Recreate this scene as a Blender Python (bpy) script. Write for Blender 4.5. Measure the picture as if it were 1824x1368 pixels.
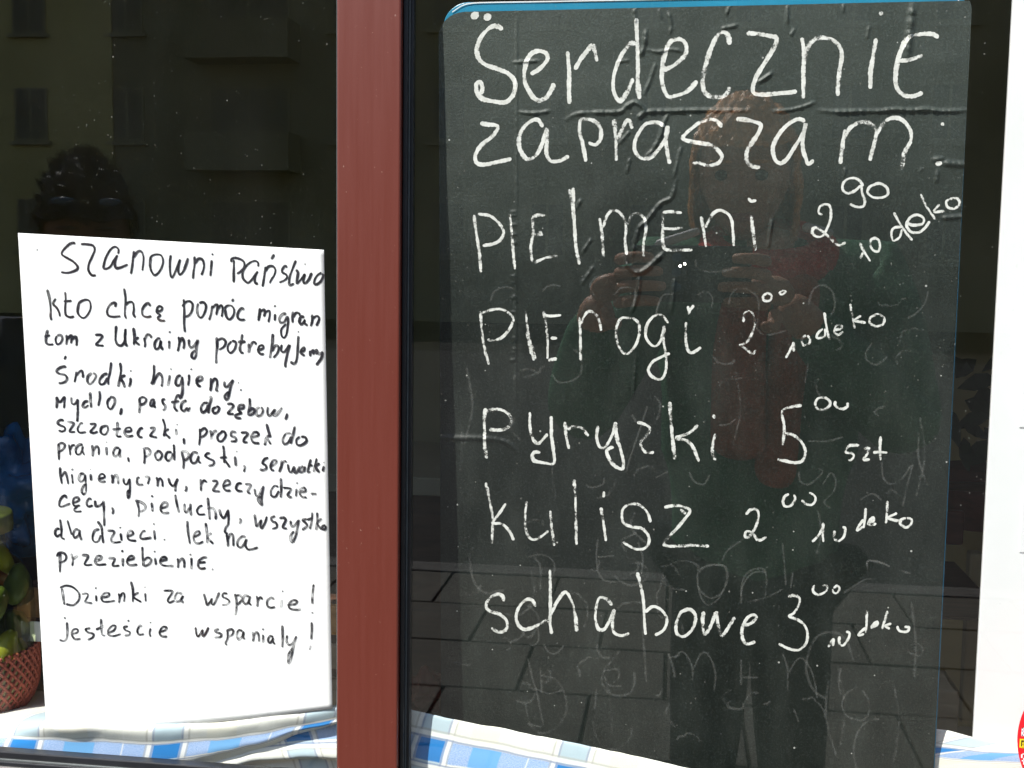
import bpy, bmesh, math, random
import numpy as np
from mathutils import Vector, Matrix, noise as mnoise
random.seed(7); rng = np.random.default_rng(7)
for o in list(bpy.data.objects): bpy.data.objects.remove(o)
S = bpy.context.scene; COL = S.collection

# ------------------------------------------------------------------ camera
F = 2100.0; DIST = 0.81; CAMZ = 1.42            # focal length in photo pixels, metres to the glass, height
n_ = np.array([1205-912.0, 485-684.0, F]); n_ /= np.linalg.norm(n_)      # window normal seen by the camera
d_ = np.array([-470.0, 27316.0, F]); d_ -= d_.dot(n_)*n_; d_ /= np.linalg.norm(d_)
x_ = np.cross(d_, n_)
CAM = np.array([0, -DIST, CAMZ])
W2C = np.stack([x_, n_, -d_], 1)                # columns: world X, Y, Z in camera axes (right, down, forward)
cd = bpy.data.cameras.new('camera'); cam = bpy.data.objects.new('camera', cd); COL.objects.link(cam)
cd.sensor_width = 36; cd.lens = F/1824*36; cd.clip_start = 0.01; cd.clip_end = 400
R = W2C.T
right = R @ np.array([1, 0, 0]); up = R @ np.array([0, -1, 0]); back = R @ np.array([0, 0, -1])
cam.matrix_world = Matrix(((right[0], up[0], back[0], CAM[0]), (right[1], up[1], back[1], CAM[1]), (right[2], up[2], back[2], CAM[2]), (0, 0, 0, 1)))
S.camera = cam
def P(px, py, Y=0.0):                           # point of the vertical plane y = Y that stands at this spot of the scene
    r = R @ np.array([px-912.0, py-684.0, F])
    t = (Y+DIST)/r[1]
    return Vector(CAM + r*t)

# ------------------------------------------------------------------ world, sun, exposure
SUN_EL, SUN_AZ = math.radians(50), math.radians(42)      # the sun stands behind the viewer's left shoulder
sdir = Vector((-math.sin(SUN_AZ)*math.cos(SUN_EL), -math.cos(SUN_AZ)*math.cos(SUN_EL), math.sin(SUN_EL)))
W = bpy.data.worlds.new('World'); S.world = W; W.use_nodes = True
nt = W.node_tree; nt.nodes.clear()
sky = nt.nodes.new('ShaderNodeTexSky'); sky.sky_type = 'NISHITA'; sky.sun_disc = False
sky.sun_elevation = SUN_EL; sky.sun_rotation = math.radians(180) + SUN_AZ
bg = nt.nodes.new('ShaderNodeBackground'); bg.inputs[1].default_value = 0.105
wo = nt.nodes.new('ShaderNodeOutputWorld'); nt.links.new(sky.outputs[0], bg.inputs[0]); nt.links.new(bg.outputs[0], wo.inputs[0])
sl = bpy.data.lights.new('sun', 'SUN'); sl.energy = 4.6; sl.angle = math.radians(0.5); sl.color = (1, .965, .91)
so = bpy.data.objects.new('sun', sl); COL.objects.link(so); so.location = (-3, -5, 8)
so.rotation_euler = sdir.to_track_quat('Z', 'Y').to_euler()
S.view_settings.view_transform = 'Standard'; S.view_settings.look = 'None'; S.view_settings.gamma = 1
S.view_settings.use_curve_mapping = False; S.view_settings.exposure = 1.03
S.render.engine = 'CYCLES'; S.cycles.max_bounces = 10; S.cycles.transparent_max_bounces = 24

# ------------------------------------------------------------------ materials
class NT:
    def __init__(s, name):
        s.m = bpy.data.materials.new(name); s.m.use_nodes = True; s.t = s.m.node_tree; s.t.nodes.clear()
        s.out = s.n('OutputMaterial')
    def n(s, ty, **k):
        nd = s.t.nodes.new('ShaderNode'+ty)
        for a, v in k.items(): setattr(nd, a, v)
        return nd
    def v(s, nd, key, val):
        if isinstance(val, bpy.types.NodeSocket): s.t.links.new(val, nd.inputs[key])
        else:
            i = nd.inputs[key]
            if i.type in ('RGBA',) and not hasattr(val, '__len__'): val = (val,)*3
            if i.type == 'RGBA' and len(val) == 3: val = (*val, 1)
            i.default_value = val
    def math(s, op, a, b=0.0, clamp=False, c=0.0):
        nd = s.n('Math', operation=op, use_clamp=clamp); s.v(nd, 0, a); s.v(nd, 1, b)
        if op in ('MULTIPLY_ADD', 'COMPARE', 'SMOOTH_MIN'): s.v(nd, 2, c)
        return nd.outputs[0]
    def mix(s, f, a, b):
        nd = s.n('Mix', data_type='RGBA'); s.v(nd, 0, f); s.v(nd, 6, a); s.v(nd, 7, b); return nd.outputs[2]
    def ramp(s, x, lo, hi, a=0.0, b=1.0):
        nd = s.n('MapRange'); nd.clamp = True
        s.v(nd, 0, x); s.v(nd, 1, lo); s.v(nd, 2, hi); s.v(nd, 3, a); s.v(nd, 4, b); return nd.outputs[0]
    def coord(s, kind='Object', scale=None):
        c = s.n('TexCoord').outputs[kind]
        if scale:
            mp = s.n('Mapping'); s.v(mp, 0, c); mp.inputs['Scale'].default_value = scale; c = mp.outputs[0]
        return c
    def noise(s, scale, detail=3, rough=.5, vec=None, out=0):
        nd = s.n('TexNoise'); nd.inputs['Scale'].default_value = scale; nd.inputs['Detail'].default_value = detail
        nd.inputs['Roughness'].default_value = rough
        s.v(nd, 'Vector', vec if vec is not None else s.coord()); return nd.outputs[out]
    def bump(s, h, strength, dist):
        b = s.n('Bump'); b.inputs['Strength'].default_value = strength; b.inputs['Distance'].default_value = dist
        s.v(b, 'Height', h); return b.outputs[0]
    def bsdf(s, col, rough=.6, spec=.5, normal=None, metal=0, coat=0, coat_rough=.1, trans=0, sheen=0, alpha=None):
        b = s.n('BsdfPrincipled'); s.v(b, 'Base Color', col); s.v(b, 'Roughness', rough)
        b.inputs['Specular IOR Level'].default_value = spec; b.inputs['Metallic'].default_value = metal
        b.inputs['Coat Weight'].default_value = coat; b.inputs['Coat Roughness'].default_value = coat_rough
        b.inputs['Transmission Weight'].default_value = trans
        if sheen: b.inputs['Sheen Weight'].default_value = sheen
        if normal is not None: s.v(b, 'Normal', normal)
        if alpha is not None: s.v(b, 'Alpha', alpha)
        return b
    def done(s, sh):
        s.t.links.new(sh if isinstance(sh, bpy.types.NodeSocket) else sh.outputs[0], s.out.inputs[0]); return s.m

def simple(name, col, rough=.6, spec=.4, var=.15, nscale=20, bump=.0, bscale=200, metal=0, coat=0):
    t = NT(name); nz = t.noise(nscale, 4)
    c2 = tuple(min(1, c*(1+var)) for c in col); c1 = tuple(c*(1-var) for c in col)
    c = t.mix(t.ramp(nz, .3, .7), c1, c2)
    nm = t.bump(t.noise(bscale, 3), bump, .001) if bump else None
    return t.done(t.bsdf(c, rough, spec, nm, metal, coat))

M = {}
# painted metal window frame: brick red, faint dust and vertical streaks
t = NT('red_paint'); st = t.noise(1, 4, .6, t.coord('Object', (240, 240, 9)))
sp = t.noise(300, 3, .7); c = t.mix(t.ramp(st, .35, .75), (.102, .0186, .0106), (.111, .0218, .0134))
c = t.mix(t.ramp(sp, .70, .76), c, (.26, .15, .12))
M['red_paint'] = t.done(t.bsdf(c, t.ramp(st, .3, .7, .38, .42), .55, t.bump(t.noise(1500, 2), .12, .0003)))
M['gasket'] = simple('black_gasket', (.012, .013, .016), .4, .5, .2, 60, .1)
M['grey_strip'] = simple('grey_strip', (.10, .11, .11), .35, .5, .2, 60, .1)
M['rail_metal'] = simple('rail_metal', (.16, .15, .145), .35, .5, .2, 30, .1)
# window glass: clear, Fresnel reflection on both faces, dust specks
t = NT('window_glass'); geo = t.n('NewGeometry')
ior = t.math('ADD', 1.53, t.math('MULTIPLY', geo.outputs['Backfacing'], 1/1.53-1.53))
fr = t.n('Fresnel'); t.v(fr, 0, ior)
tr = t.n('BsdfTransparent'); t.v(tr, 0, (.978, .984, .976)); gl = t.n('BsdfAnisotropic') if False else t.n('BsdfGlossy')
gl.inputs['Roughness'].default_value = .0; t.v(gl, 0, (1, 1, 1))
mx = t.n('MixShader'); t.v(mx, 0, fr.outputs[0]); t.t.links.new(tr.outputs[0], mx.inputs[1]); t.t.links.new(gl.outputs[0], mx.inputs[2])
vo = t.n('TexVoronoi'); vo.inputs['Scale'].default_value = 95; t.v(vo, 'Vector', t.coord())
cs = t.n('SeparateColor'); t.v(cs, 0, vo.outputs['Color'])
size = t.math('MULTIPLY', t.math('POWER', cs.outputs[0], 8.0), .07)
sel = t.math('GREATER_THAN', cs.outputs[1], .55)
spk = t.math('MULTIPLY', t.math('LESS_THAN', vo.outputs['Distance'], size), sel)
vo2 = t.n('TexVoronoi'); vo2.inputs['Scale'].default_value = 330; t.v(vo2, 'Vector', t.coord('Object', (1, 1, .8)))
cs2 = t.n('SeparateColor'); t.v(cs2, 0, vo2.outputs['Color'])
spk2 = t.math('MULTIPLY', t.math('LESS_THAN', vo2.outputs['Distance'], t.math('MULTIPLY', t.math('POWER', cs2.outputs[0], 5.0), .17)), t.ramp(t.noise(9, 3), .42, .62))
film = t.ramp(t.noise(1, 4, .6, t.coord('Object', (16, 16, 5))), .42, .8, .0, .0035)
dust = t.math('ADD', film, t.math('MULTIPLY', t.math('ADD', spk, t.math('MULTIPLY', spk2, .6)), .20), True)
df = t.n('BsdfDiffuse'); t.v(df, 0, (.62, .62, .55))
mx2 = t.n('MixShader'); t.v(mx2, 0, dust); t.t.links.new(mx.outputs[0], mx2.inputs[1]); t.t.links.new(df.outputs[0], mx2.inputs[2])
M['glass'] = t.done(mx2)
# paper and marker ink
t = NT('paper'); nz = t.noise(900, 3)
M['paper'] = t.done(t.bsdf(t.mix(t.ramp(t.noise(9, 3), .3, .7), (.86, .86, .875), (.9, .9, .91)), .8, .2, t.bump(nz, .15, .0002)))
t = NT('marker_ink'); nz = t.noise(160, 4, .6); n2 = t.noise(1, 3, .6, t.coord('Object', (500, 500, 160)))
ink = t.mix(t.ramp(nz, .35, .7), (.012, .011, .016), (.032, .028, .042))
uv = t.n('SeparateXYZ'); t.v(uv, 0, t.coord('UV'))           # drying pen: the middle of the stroke pales and streaks
mid = t.math('SUBTRACT', 1.0, t.math('MULTIPLY', uv.outputs[0], uv.outputs[0]), True)
dry = t.math('MULTIPLY', t.math('SUBTRACT', .62, uv.outputs[1]), 2.6, True)
al = t.math('SUBTRACT', t.ramp(n2, .28, .44, .74, 1.0), t.math('MULTIPLY', t.math('MULTIPLY', mid, dry), t.ramp(nz, .42, .60)), True)
M['ink'] = t.done(t.bsdf(ink, .45, .4, alpha=al))
# chalk : grain eats holes into it, more where the stroke was light
def chalk(name, lo, hi, thr, soft=0):
    t = NT(name); a = t.noise(1700, 3, .7); b = t.noise(260, 3, .6)
    uv = t.n('SeparateXYZ'); t.v(uv, 0, t.coord('UV'))
    k = t.math('ADD', t.math('MULTIPLY', a, .5), t.math('MULTIPLY', b, .6))
    k = t.math('ADD', k, t.math('MULTIPLY', t.math('SUBTRACT', uv.outputs[1], .5), .5))
    e = t.math('ABSOLUTE', uv.outputs[0])
    k = t.math('SUBTRACT', k, t.math('MULTIPLY', t.math('POWER', e, 3.0), .09))
    al = t.ramp(k, thr-.035, thr+.045, lo, hi)
    if soft: al = t.math('MULTIPLY', al, t.math('SUBTRACT', 1.0, t.math('MULTIPLY', e, e), True))
    return t.done(t.bsdf(t.mix(t.ramp(b, .35, .65), (.66, .66, .62), (.82, .82, .79)), .9, .1, t.bump(a, .4, .0003), alpha=al))
M['chalk'] = chalk('white_chalk', .05, .95, .51)
M['ghost'] = chalk('erased_chalk', .012, .058, .50, 1)
# chalkboard film
t = NT('chalkboard_film'); g = t.noise(720, 3, .75); big = t.noise(7, 4, .6); sm = t.noise(1, 5, .62, t.coord('Object', (34, 34, 11)))
c = t.mix(t.ramp(big, .3, .75), (.0035, .0062, .0047), (.006, .0098, .0078))
c = t.mix(t.ramp(sm, .44, .78, 0, .6), c, (.030, .036, .031))
zz = t.n('SeparateXYZ'); t.v(zz, 0, t.n('NewGeometry').outputs['Position'])
top = t.ramp(t.math('ADD', zz.outputs[2], t.math('MULTIPLY', t.math('SUBTRACT', big, .5), .22)), 1.40, 1.60)      # upper sheet is unwiped and grainier, and pale glare is put into its colour
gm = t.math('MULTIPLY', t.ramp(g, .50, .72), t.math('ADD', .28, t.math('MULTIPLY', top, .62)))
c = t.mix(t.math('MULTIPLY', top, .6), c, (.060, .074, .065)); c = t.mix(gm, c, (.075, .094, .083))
vo = t.n('TexVoronoi'); vo.inputs['Scale'].default_value = 150; t.v(vo, 'Vector', t.coord()); cs = t.n('SeparateColor'); t.v(cs, 0, vo.outputs['Color'])
c = t.mix(t.math('MULTIPLY', t.math('LESS_THAN', vo.outputs['Distance'], t.math('MULTIPLY', t.math('POWER', cs.outputs[0], 9.0), .11)), .8), c, (.5, .5, .47))
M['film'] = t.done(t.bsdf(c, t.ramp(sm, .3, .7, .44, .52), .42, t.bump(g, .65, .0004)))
M['blue_plastic'] = simple('blue_plastic', (.02, .25, .42), .3, .5, .25, 6)
M['white_plastic'] = simple('white_plastic', (.8, .81, .82), .35, .5, .04, 8)
# plaid cloth : u,v are metres on the cloth
t = NT('plaid_cloth'); uv = t.n('SeparateXYZ'); t.v(uv, 0, t.coord('UV')); PER = .091
def band(x, lo, hi, soft=.0004):
    return t.math('MULTIPLY', t.ramp(x, lo-soft, lo+soft), t.ramp(x, hi-soft, hi+soft, 1, 0))
def wrap(x):
    nd = t.n('Math', operation='WRAP'); t.v(nd, 0, x); nd.inputs[1].default_value = PER; nd.inputs[2].default_value = 0.0; return nd.outputs[0]
U = wrap(t.math('ADD', uv.outputs[0], .02)); V = wrap(t.math('SUBTRACT', .02, uv.outputs[1]))
VB = band(U, .020, .0365); HB = band(V, .020, .0350)
thr = t.noise(1, 2, .6, t.coord('UV', (800, 2400, 1))); thr2 = t.noise(1, 2, .6, t.coord('UV', (2400, 800, 1)))
weave = t.math('MULTIPLY', t.math('ADD', thr, thr2), .5)
base = t.mix(t.ramp(weave, .4, .6), (.70, .71, .66), (.80, .80, .74))
base = t.mix(t.math('MULTIPLY', band(U, .052, .070), .35), base, (.80, .76, .58))
c = t.mix(t.math('MULTIPLY', VB, .85), base, (.42, .56, .64))
hb = t.mix(t.ramp(weave, .36, .62), (.19, .33, .62), (.46, .58, .80))
hb = t.mix(band(U, .055, .074), hb, (.16, .40, .72))
c = t.mix(HB, c, hb)
c = t.mix(t.math('MULTIPLY', VB, HB), c, (.025, .205, .54))
for s_, X, O in ((0, U, V), (1, V, U)):
    w = t.math('ADD', t.math('ADD', band(X, .0158, .0186), band(X, .0379, .0407)), band(X, .0005, .0012)); c = t.mix(t.math('MULTIPLY', w, .9, True), c, (.80, .80, .76))
    l = t.math('ADD', band(X, .0186, .0200), band(X, .0365, .0379)); c = t.mix(t.math('MULTIPLY', l, .75, True), c, (.20, .26, .42) if s_ else (.22, .30, .45))
    l = t.math('ADD', band(X, .0146, .0158), band(X, .0407, .0417)); c = t.mix(t.math('MULTIPLY', l, .6, True), c, (.42, .41, .36))
M['cloth'] = t.done(t.bsdf(c, .9, .1, t.bump(weave, .35, .0004), sheen=.15))

def wood(name, a, b, sc=(6, 6, 60)):
    t = NT(name); nz = t.noise(1, 5, .6, t.coord('Object', sc)); 
    return t.done(t.bsdf(t.mix(t.ramp(nz, .3, .7), a, b), .6, .3, t.bump(nz, .3, .001)))
M['crate_wood'] = wood('crate_wood', (.42, .22, .07), (.62, .36, .14), (9, 9, 110))
M['dark_wood'] = wood('dark_wood', (.05, .022, .012), (.10, .045, .025), (8, 60, 60))
M['red_wood'] = wood('red_wood', (.09, .026, .016), (.15, .04, .026), (8, 60, 60))
M['sill_wood'] = wood('sill_wood', (.28, .24, .18), (.42, .36, .27), (4, 40, 40))
M['room_wall'] = simple('olive_plaster', (.56, .53, .29), .85, .2, .12, 3, .2, 90)
M['room_dark'] = simple('pale_plaster', (.55, .53, .36), .85, .2, .15, 2, .2, 90)
M['room_floor'] = wood('room_floor', (.16, .12, .07), (.24, .18, .11), (3, 30, 30))
M['facade_ochre'] = simple('ochre_render', (.74, .62, .27), .9, .1, .10, .7, .3, 30)
M['facade_grey'] = simple('grey_render', (.36, .32, .20), .9, .1, .14, .7, .3, 30)
M['own_wall'] = simple('own_render', (.36, .34, .30), .9, .1, .14, 2, .3, 90)
M['trim'] = simple('pale_trim', (.42, .37, .23), .7, .2, .1, 3)
M['dark_glass'] = simple('dark_pane', (.20, .18, .12), .4, .5, .2, 2)
t = NT('paving'); a = t.noise(6, 5, .6); b = t.noise(160, 3, .6)
oi = t.n('ObjectInfo'); c = t.mix(t.ramp(a, .3, .7), (.085, .082, .070), (.125, .118, .100)); c = t.mix(t.math('MULTIPLY', oi.outputs['Random'], .35), c, (.075, .072, .064))
c = t.mix(t.ramp(b, .6, .8, 0, .5), c, (.1, .1, .09))
M['paving'] = t.done(t.bsdf(c, .85, .2, t.bump(b, .4, .002)))
M['joint'] = simple('joint_sand', (.022, .021, .018), .95, .1, .2, 20)
M['asphalt'] = simple('asphalt', (.03, .03, .029), .9, .2, .2, 20, .5, 200)
M['kerb'] = simple('kerb_stone', (.12, .117, .11), .85, .2, .15, 10, .3)
M['skin'] = simple('skin', (.52, .27, .17), .5, .35, .1, 40)
M['lip'] = simple('lip', (.38, .12, .10), .45, .4, .1, 40)
M['skin_shaded'] = simple('shaded_skin', (.20, .10, .065), .5, .3, .1, 40)  # backlit shade of the second person's face put into the colour
M['eye'] = simple('eye', (.03, .025, .02), .15, .5, .1, 40)
M['hair_orange'] = simple('auburn_hair', (.72, .32, .10), .45, .5, .35, 90, .6, 400)
M['hair_black'] = simple('black_hair', (.016, .018, .028), .5, .5, .3, 90, .5, 400)
M['green_jacket'] = simple('green_jacket', (.045, .17, .09), .7, .3, .2, 14, .4, 60)
M['red_scarf'] = simple('red_scarf', (.60, .03, .03), .85, .2, .25, 40, .6, 120)
M['brown_scarf'] = simple('brown_scarf', (.42, .09, .05), .85, .2, .25, 40, .6, 120)
M['black_cloth'] = simple('black_cloth', (.012, .013, .016), .8, .25, .2, 20, .4, 90)
M['navy_cloth'] = simple('navy_cloth', (.018, .03, .065), .8, .25, .2, 20, .4, 90)
t = NT('led_light'); em = t.n('Emission'); em.inputs[1].default_value = 30; t.v(em, 0, (1, .97, .9)); M['led'] = t.done(em)
M['phone'] = simple('phone_black', (.02, .02, .022), .15, .5, .1, 20)
M['lens_blue'] = simple('blue_lens', (.05, .11, .20), .12, .5, .1, 20)
M['sticker_red'] = simple('sticker_red', (.62, .012, .02), .3, .5, .05, 20)
M['sticker_yellow'] = simple('sticker_yellow', (.80, .55, .02), .3, .5, .05, 20)
M['sticker_black'] = simple('sticker_black', (.015, .012, .012), .3, .5, .05, 20)
M['leaf'] = simple('leaf_dark', (.03, .055, .018), .5, .4, .3, 20)
t = NT('blue_bag'); nz = t.noise(30, 4); M['blue_bag'] = t.done(t.bsdf(t.mix(t.ramp(nz, .3, .7), (.010, .06, .17), (.025, .14, .32)), .22, .6, t.bump(t.noise(60, 4, .6), .7, .004)))
t = NT('jar_glass'); fr = t.n('Fresnel'); geo = t.n('NewGeometry')
t.v(fr, 0, t.math('ADD', 1.5, t.math('MULTIPLY', geo.outputs['Backfacing'], 1/1.5-1.5)))
tr = t.n('BsdfTransparent'); t.v(tr, 0, (.80, .86, .66)); gl = t.n('BsdfGlossy'); gl.inputs['Roughness'].default_value = .03
mx = t.n('MixShader'); t.v(mx, 0, fr.outputs[0]); t.t.links.new(tr.outputs[0], mx.inputs[1]); t.t.links.new(gl.outputs[0], mx.inputs[2]); M['jar_glass'] = t.done(mx)
M['pickle'] = simple('pickle_green', (.10, .13, .025), .3, .5, .4, 60, .5, 200)
M['pepper_yellow'] = simple('pepper_yellow', (.36, .34, .04), .25, .5, .3, 40)
M['pepper_orange'] = simple('pepper_orange', (.30, .10, .02), .25, .5, .35, 40)
M['brine'] = simple('brine_back', (.30, .25, .12), .6, .3, .3, 30)
M['red_weave'] = simple('red_weave', (.34, .085, .055), .7, .3, .25, 150, .4)

# ------------------------------------------------------------------ mesh helpers
def mesh(name, verts, faces, mat, parent=None, uvs=None, smooth=False, mats=None, midx=None):
    me = bpy.data.meshes.new(name); me.from_pydata([tuple(v) for v in verts], [], faces)
    if uvs is not None:
        l = me.uv_layers.new(name='UVMap'); li = np.zeros(len(me.loops), dtype=np.int32); me.loops.foreach_get('vertex_index', li)
        l.data.foreach_set('uv', np.asarray(uvs, dtype=np.float32)[li].ravel())
    for m_ in (mats or [mat]): me.materials.append(m_)
    if midx is not None: me.polygons.foreach_set('material_index', midx)
    if smooth: me.polygons.foreach_set('use_smooth', [True]*len(me.polygons))
    me.update()
    o = bpy.data.objects.new(name, me); COL.objects.link(o)
    if parent is not None: o.parent = parent; o.matrix_parent_inverse = parent.matrix_basis.inverted()
    return o
def bevel(o, w=.002, seg=2):
    b = o.modifiers.new('bevel', 'BEVEL'); b.width = w; b.segments = seg; b.limit_method = 'ANGLE'; return o
def box(name, lo, hi, mat, parent=None, bev=0):
    (a, b, c), (d, e, f) = lo, hi
    v = [(a,b,c),(d,b,c),(d,e,c),(a,e,c),(a,b,f),(d,b,f),(d,e,f),(a,e,f)]
    fc = [(0,3,2,1),(4,5,6,7),(0,1,5,4),(1,2,6,5),(2,3,7,6),(3,0,4,7)]
    o = mesh(name, v, fc, mat, parent)
    if bev: bevel(o, bev)
    return o
def prism(name, poly, y0, y1, mat, parent=None, bev=0):   # outline of (x,z) pushed from y0 to y1
    n = len(poly); v = [(x, y0, z) for x, z in poly] + [(x, y1, z) for x, z in poly]
    f = [tuple(range(n)), tuple(range(2*n-1, n-1, -1))] + [(i, i+n, (i+1) % n+n, (i+1) % n) for i in range(n)]
    o = mesh(name, v, f, mat, parent)
    bm = bmesh.new(); bm.from_mesh(o.data); bmesh.ops.recalc_face_normals(bm, faces=bm.faces); bm.to_mesh(o.data); bm.free()
    if bev: bevel(o, bev)
    return o
def lathe(name, prof, mat, centre, parent=None, seg=40):
    v = []; f = []
    for i, (r, z) in enumerate(prof):
        for k in range(seg):
            a = 2*math.pi*k/seg; v.append((centre[0]+r*math.cos(a), centre[1]+r*math.sin(a), centre[2]+z))
            if i: j = (k+1) % seg; f.append(((i-1)*seg+k, (i-1)*seg+j, i*seg+j, i*seg+k))
    return mesh(name, v, f, mat, parent, smooth=True)
def blob(name, c, r, mat, parent=None, amp=0, fr=20, sub=3, rot=None):
    bm = bmesh.new(); bmesh.ops.create_icosphere(bm, subdivisions=sub, radius=1)
    for v in bm.verts:
        p = Vector((v.co.x*r[0], v.co.y*r[1], v.co.z*r[2]))
        if amp: p += v.co*amp*mnoise.noise(v.co*fr+Vector(c)*9)
        if rot is not None: p = rot @ p
        v.co = p + Vector(c)
    me = bpy.data.meshes.new(name); bm.to_mesh(me); bm.free(); me.materials.append(mat)
    me.polygons.foreach_set('use_smooth', [True]*len(me.polygons))
    o = bpy.data.objects.new(name, me); COL.objects.link(o)
    if parent is not None: o.parent = parent; o.matrix_parent_inverse = parent.matrix_basis.inverted()
    return o
def tag(o, label=None, cat=None, group=None, kind=None):
    if label: o['label'] = label
    if cat: o['category'] = cat
    if group: o['group'] = group
    if kind: o['kind'] = kind
    return o
def thing(name, loc, label, cat, group=None):
    o = bpy.data.objects.new(name, None); COL.objects.link(o); o.location = loc; o.empty_display_size = .05
    return tag(o, label, cat, group)
def spline(pts, step):
    pts = [np.array(p, float) for p in pts]
    if len(pts) == 2: ext = [2*pts[0]-pts[1]]+pts+[2*pts[1]-pts[0]]
    else: ext = [2*pts[0]-pts[1]]+pts+[2*pts[-1]-pts[-2]]
    out = []
    for i in range(1, len(ext)-2):
        a, b, c, d = ext[i-1:i+3]; L = np.linalg.norm(c-b); k = max(1, int(L/step))
        for j in range(k):
            t_ = j/k; out.append(.5*((2*b)+(c-a)*t_+(2*a-5*b+4*c-d)*t_*t_+(3*b-a-3*c+d)*t_**3))
    out.append(pts[-1]); return np.array(out)
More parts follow.
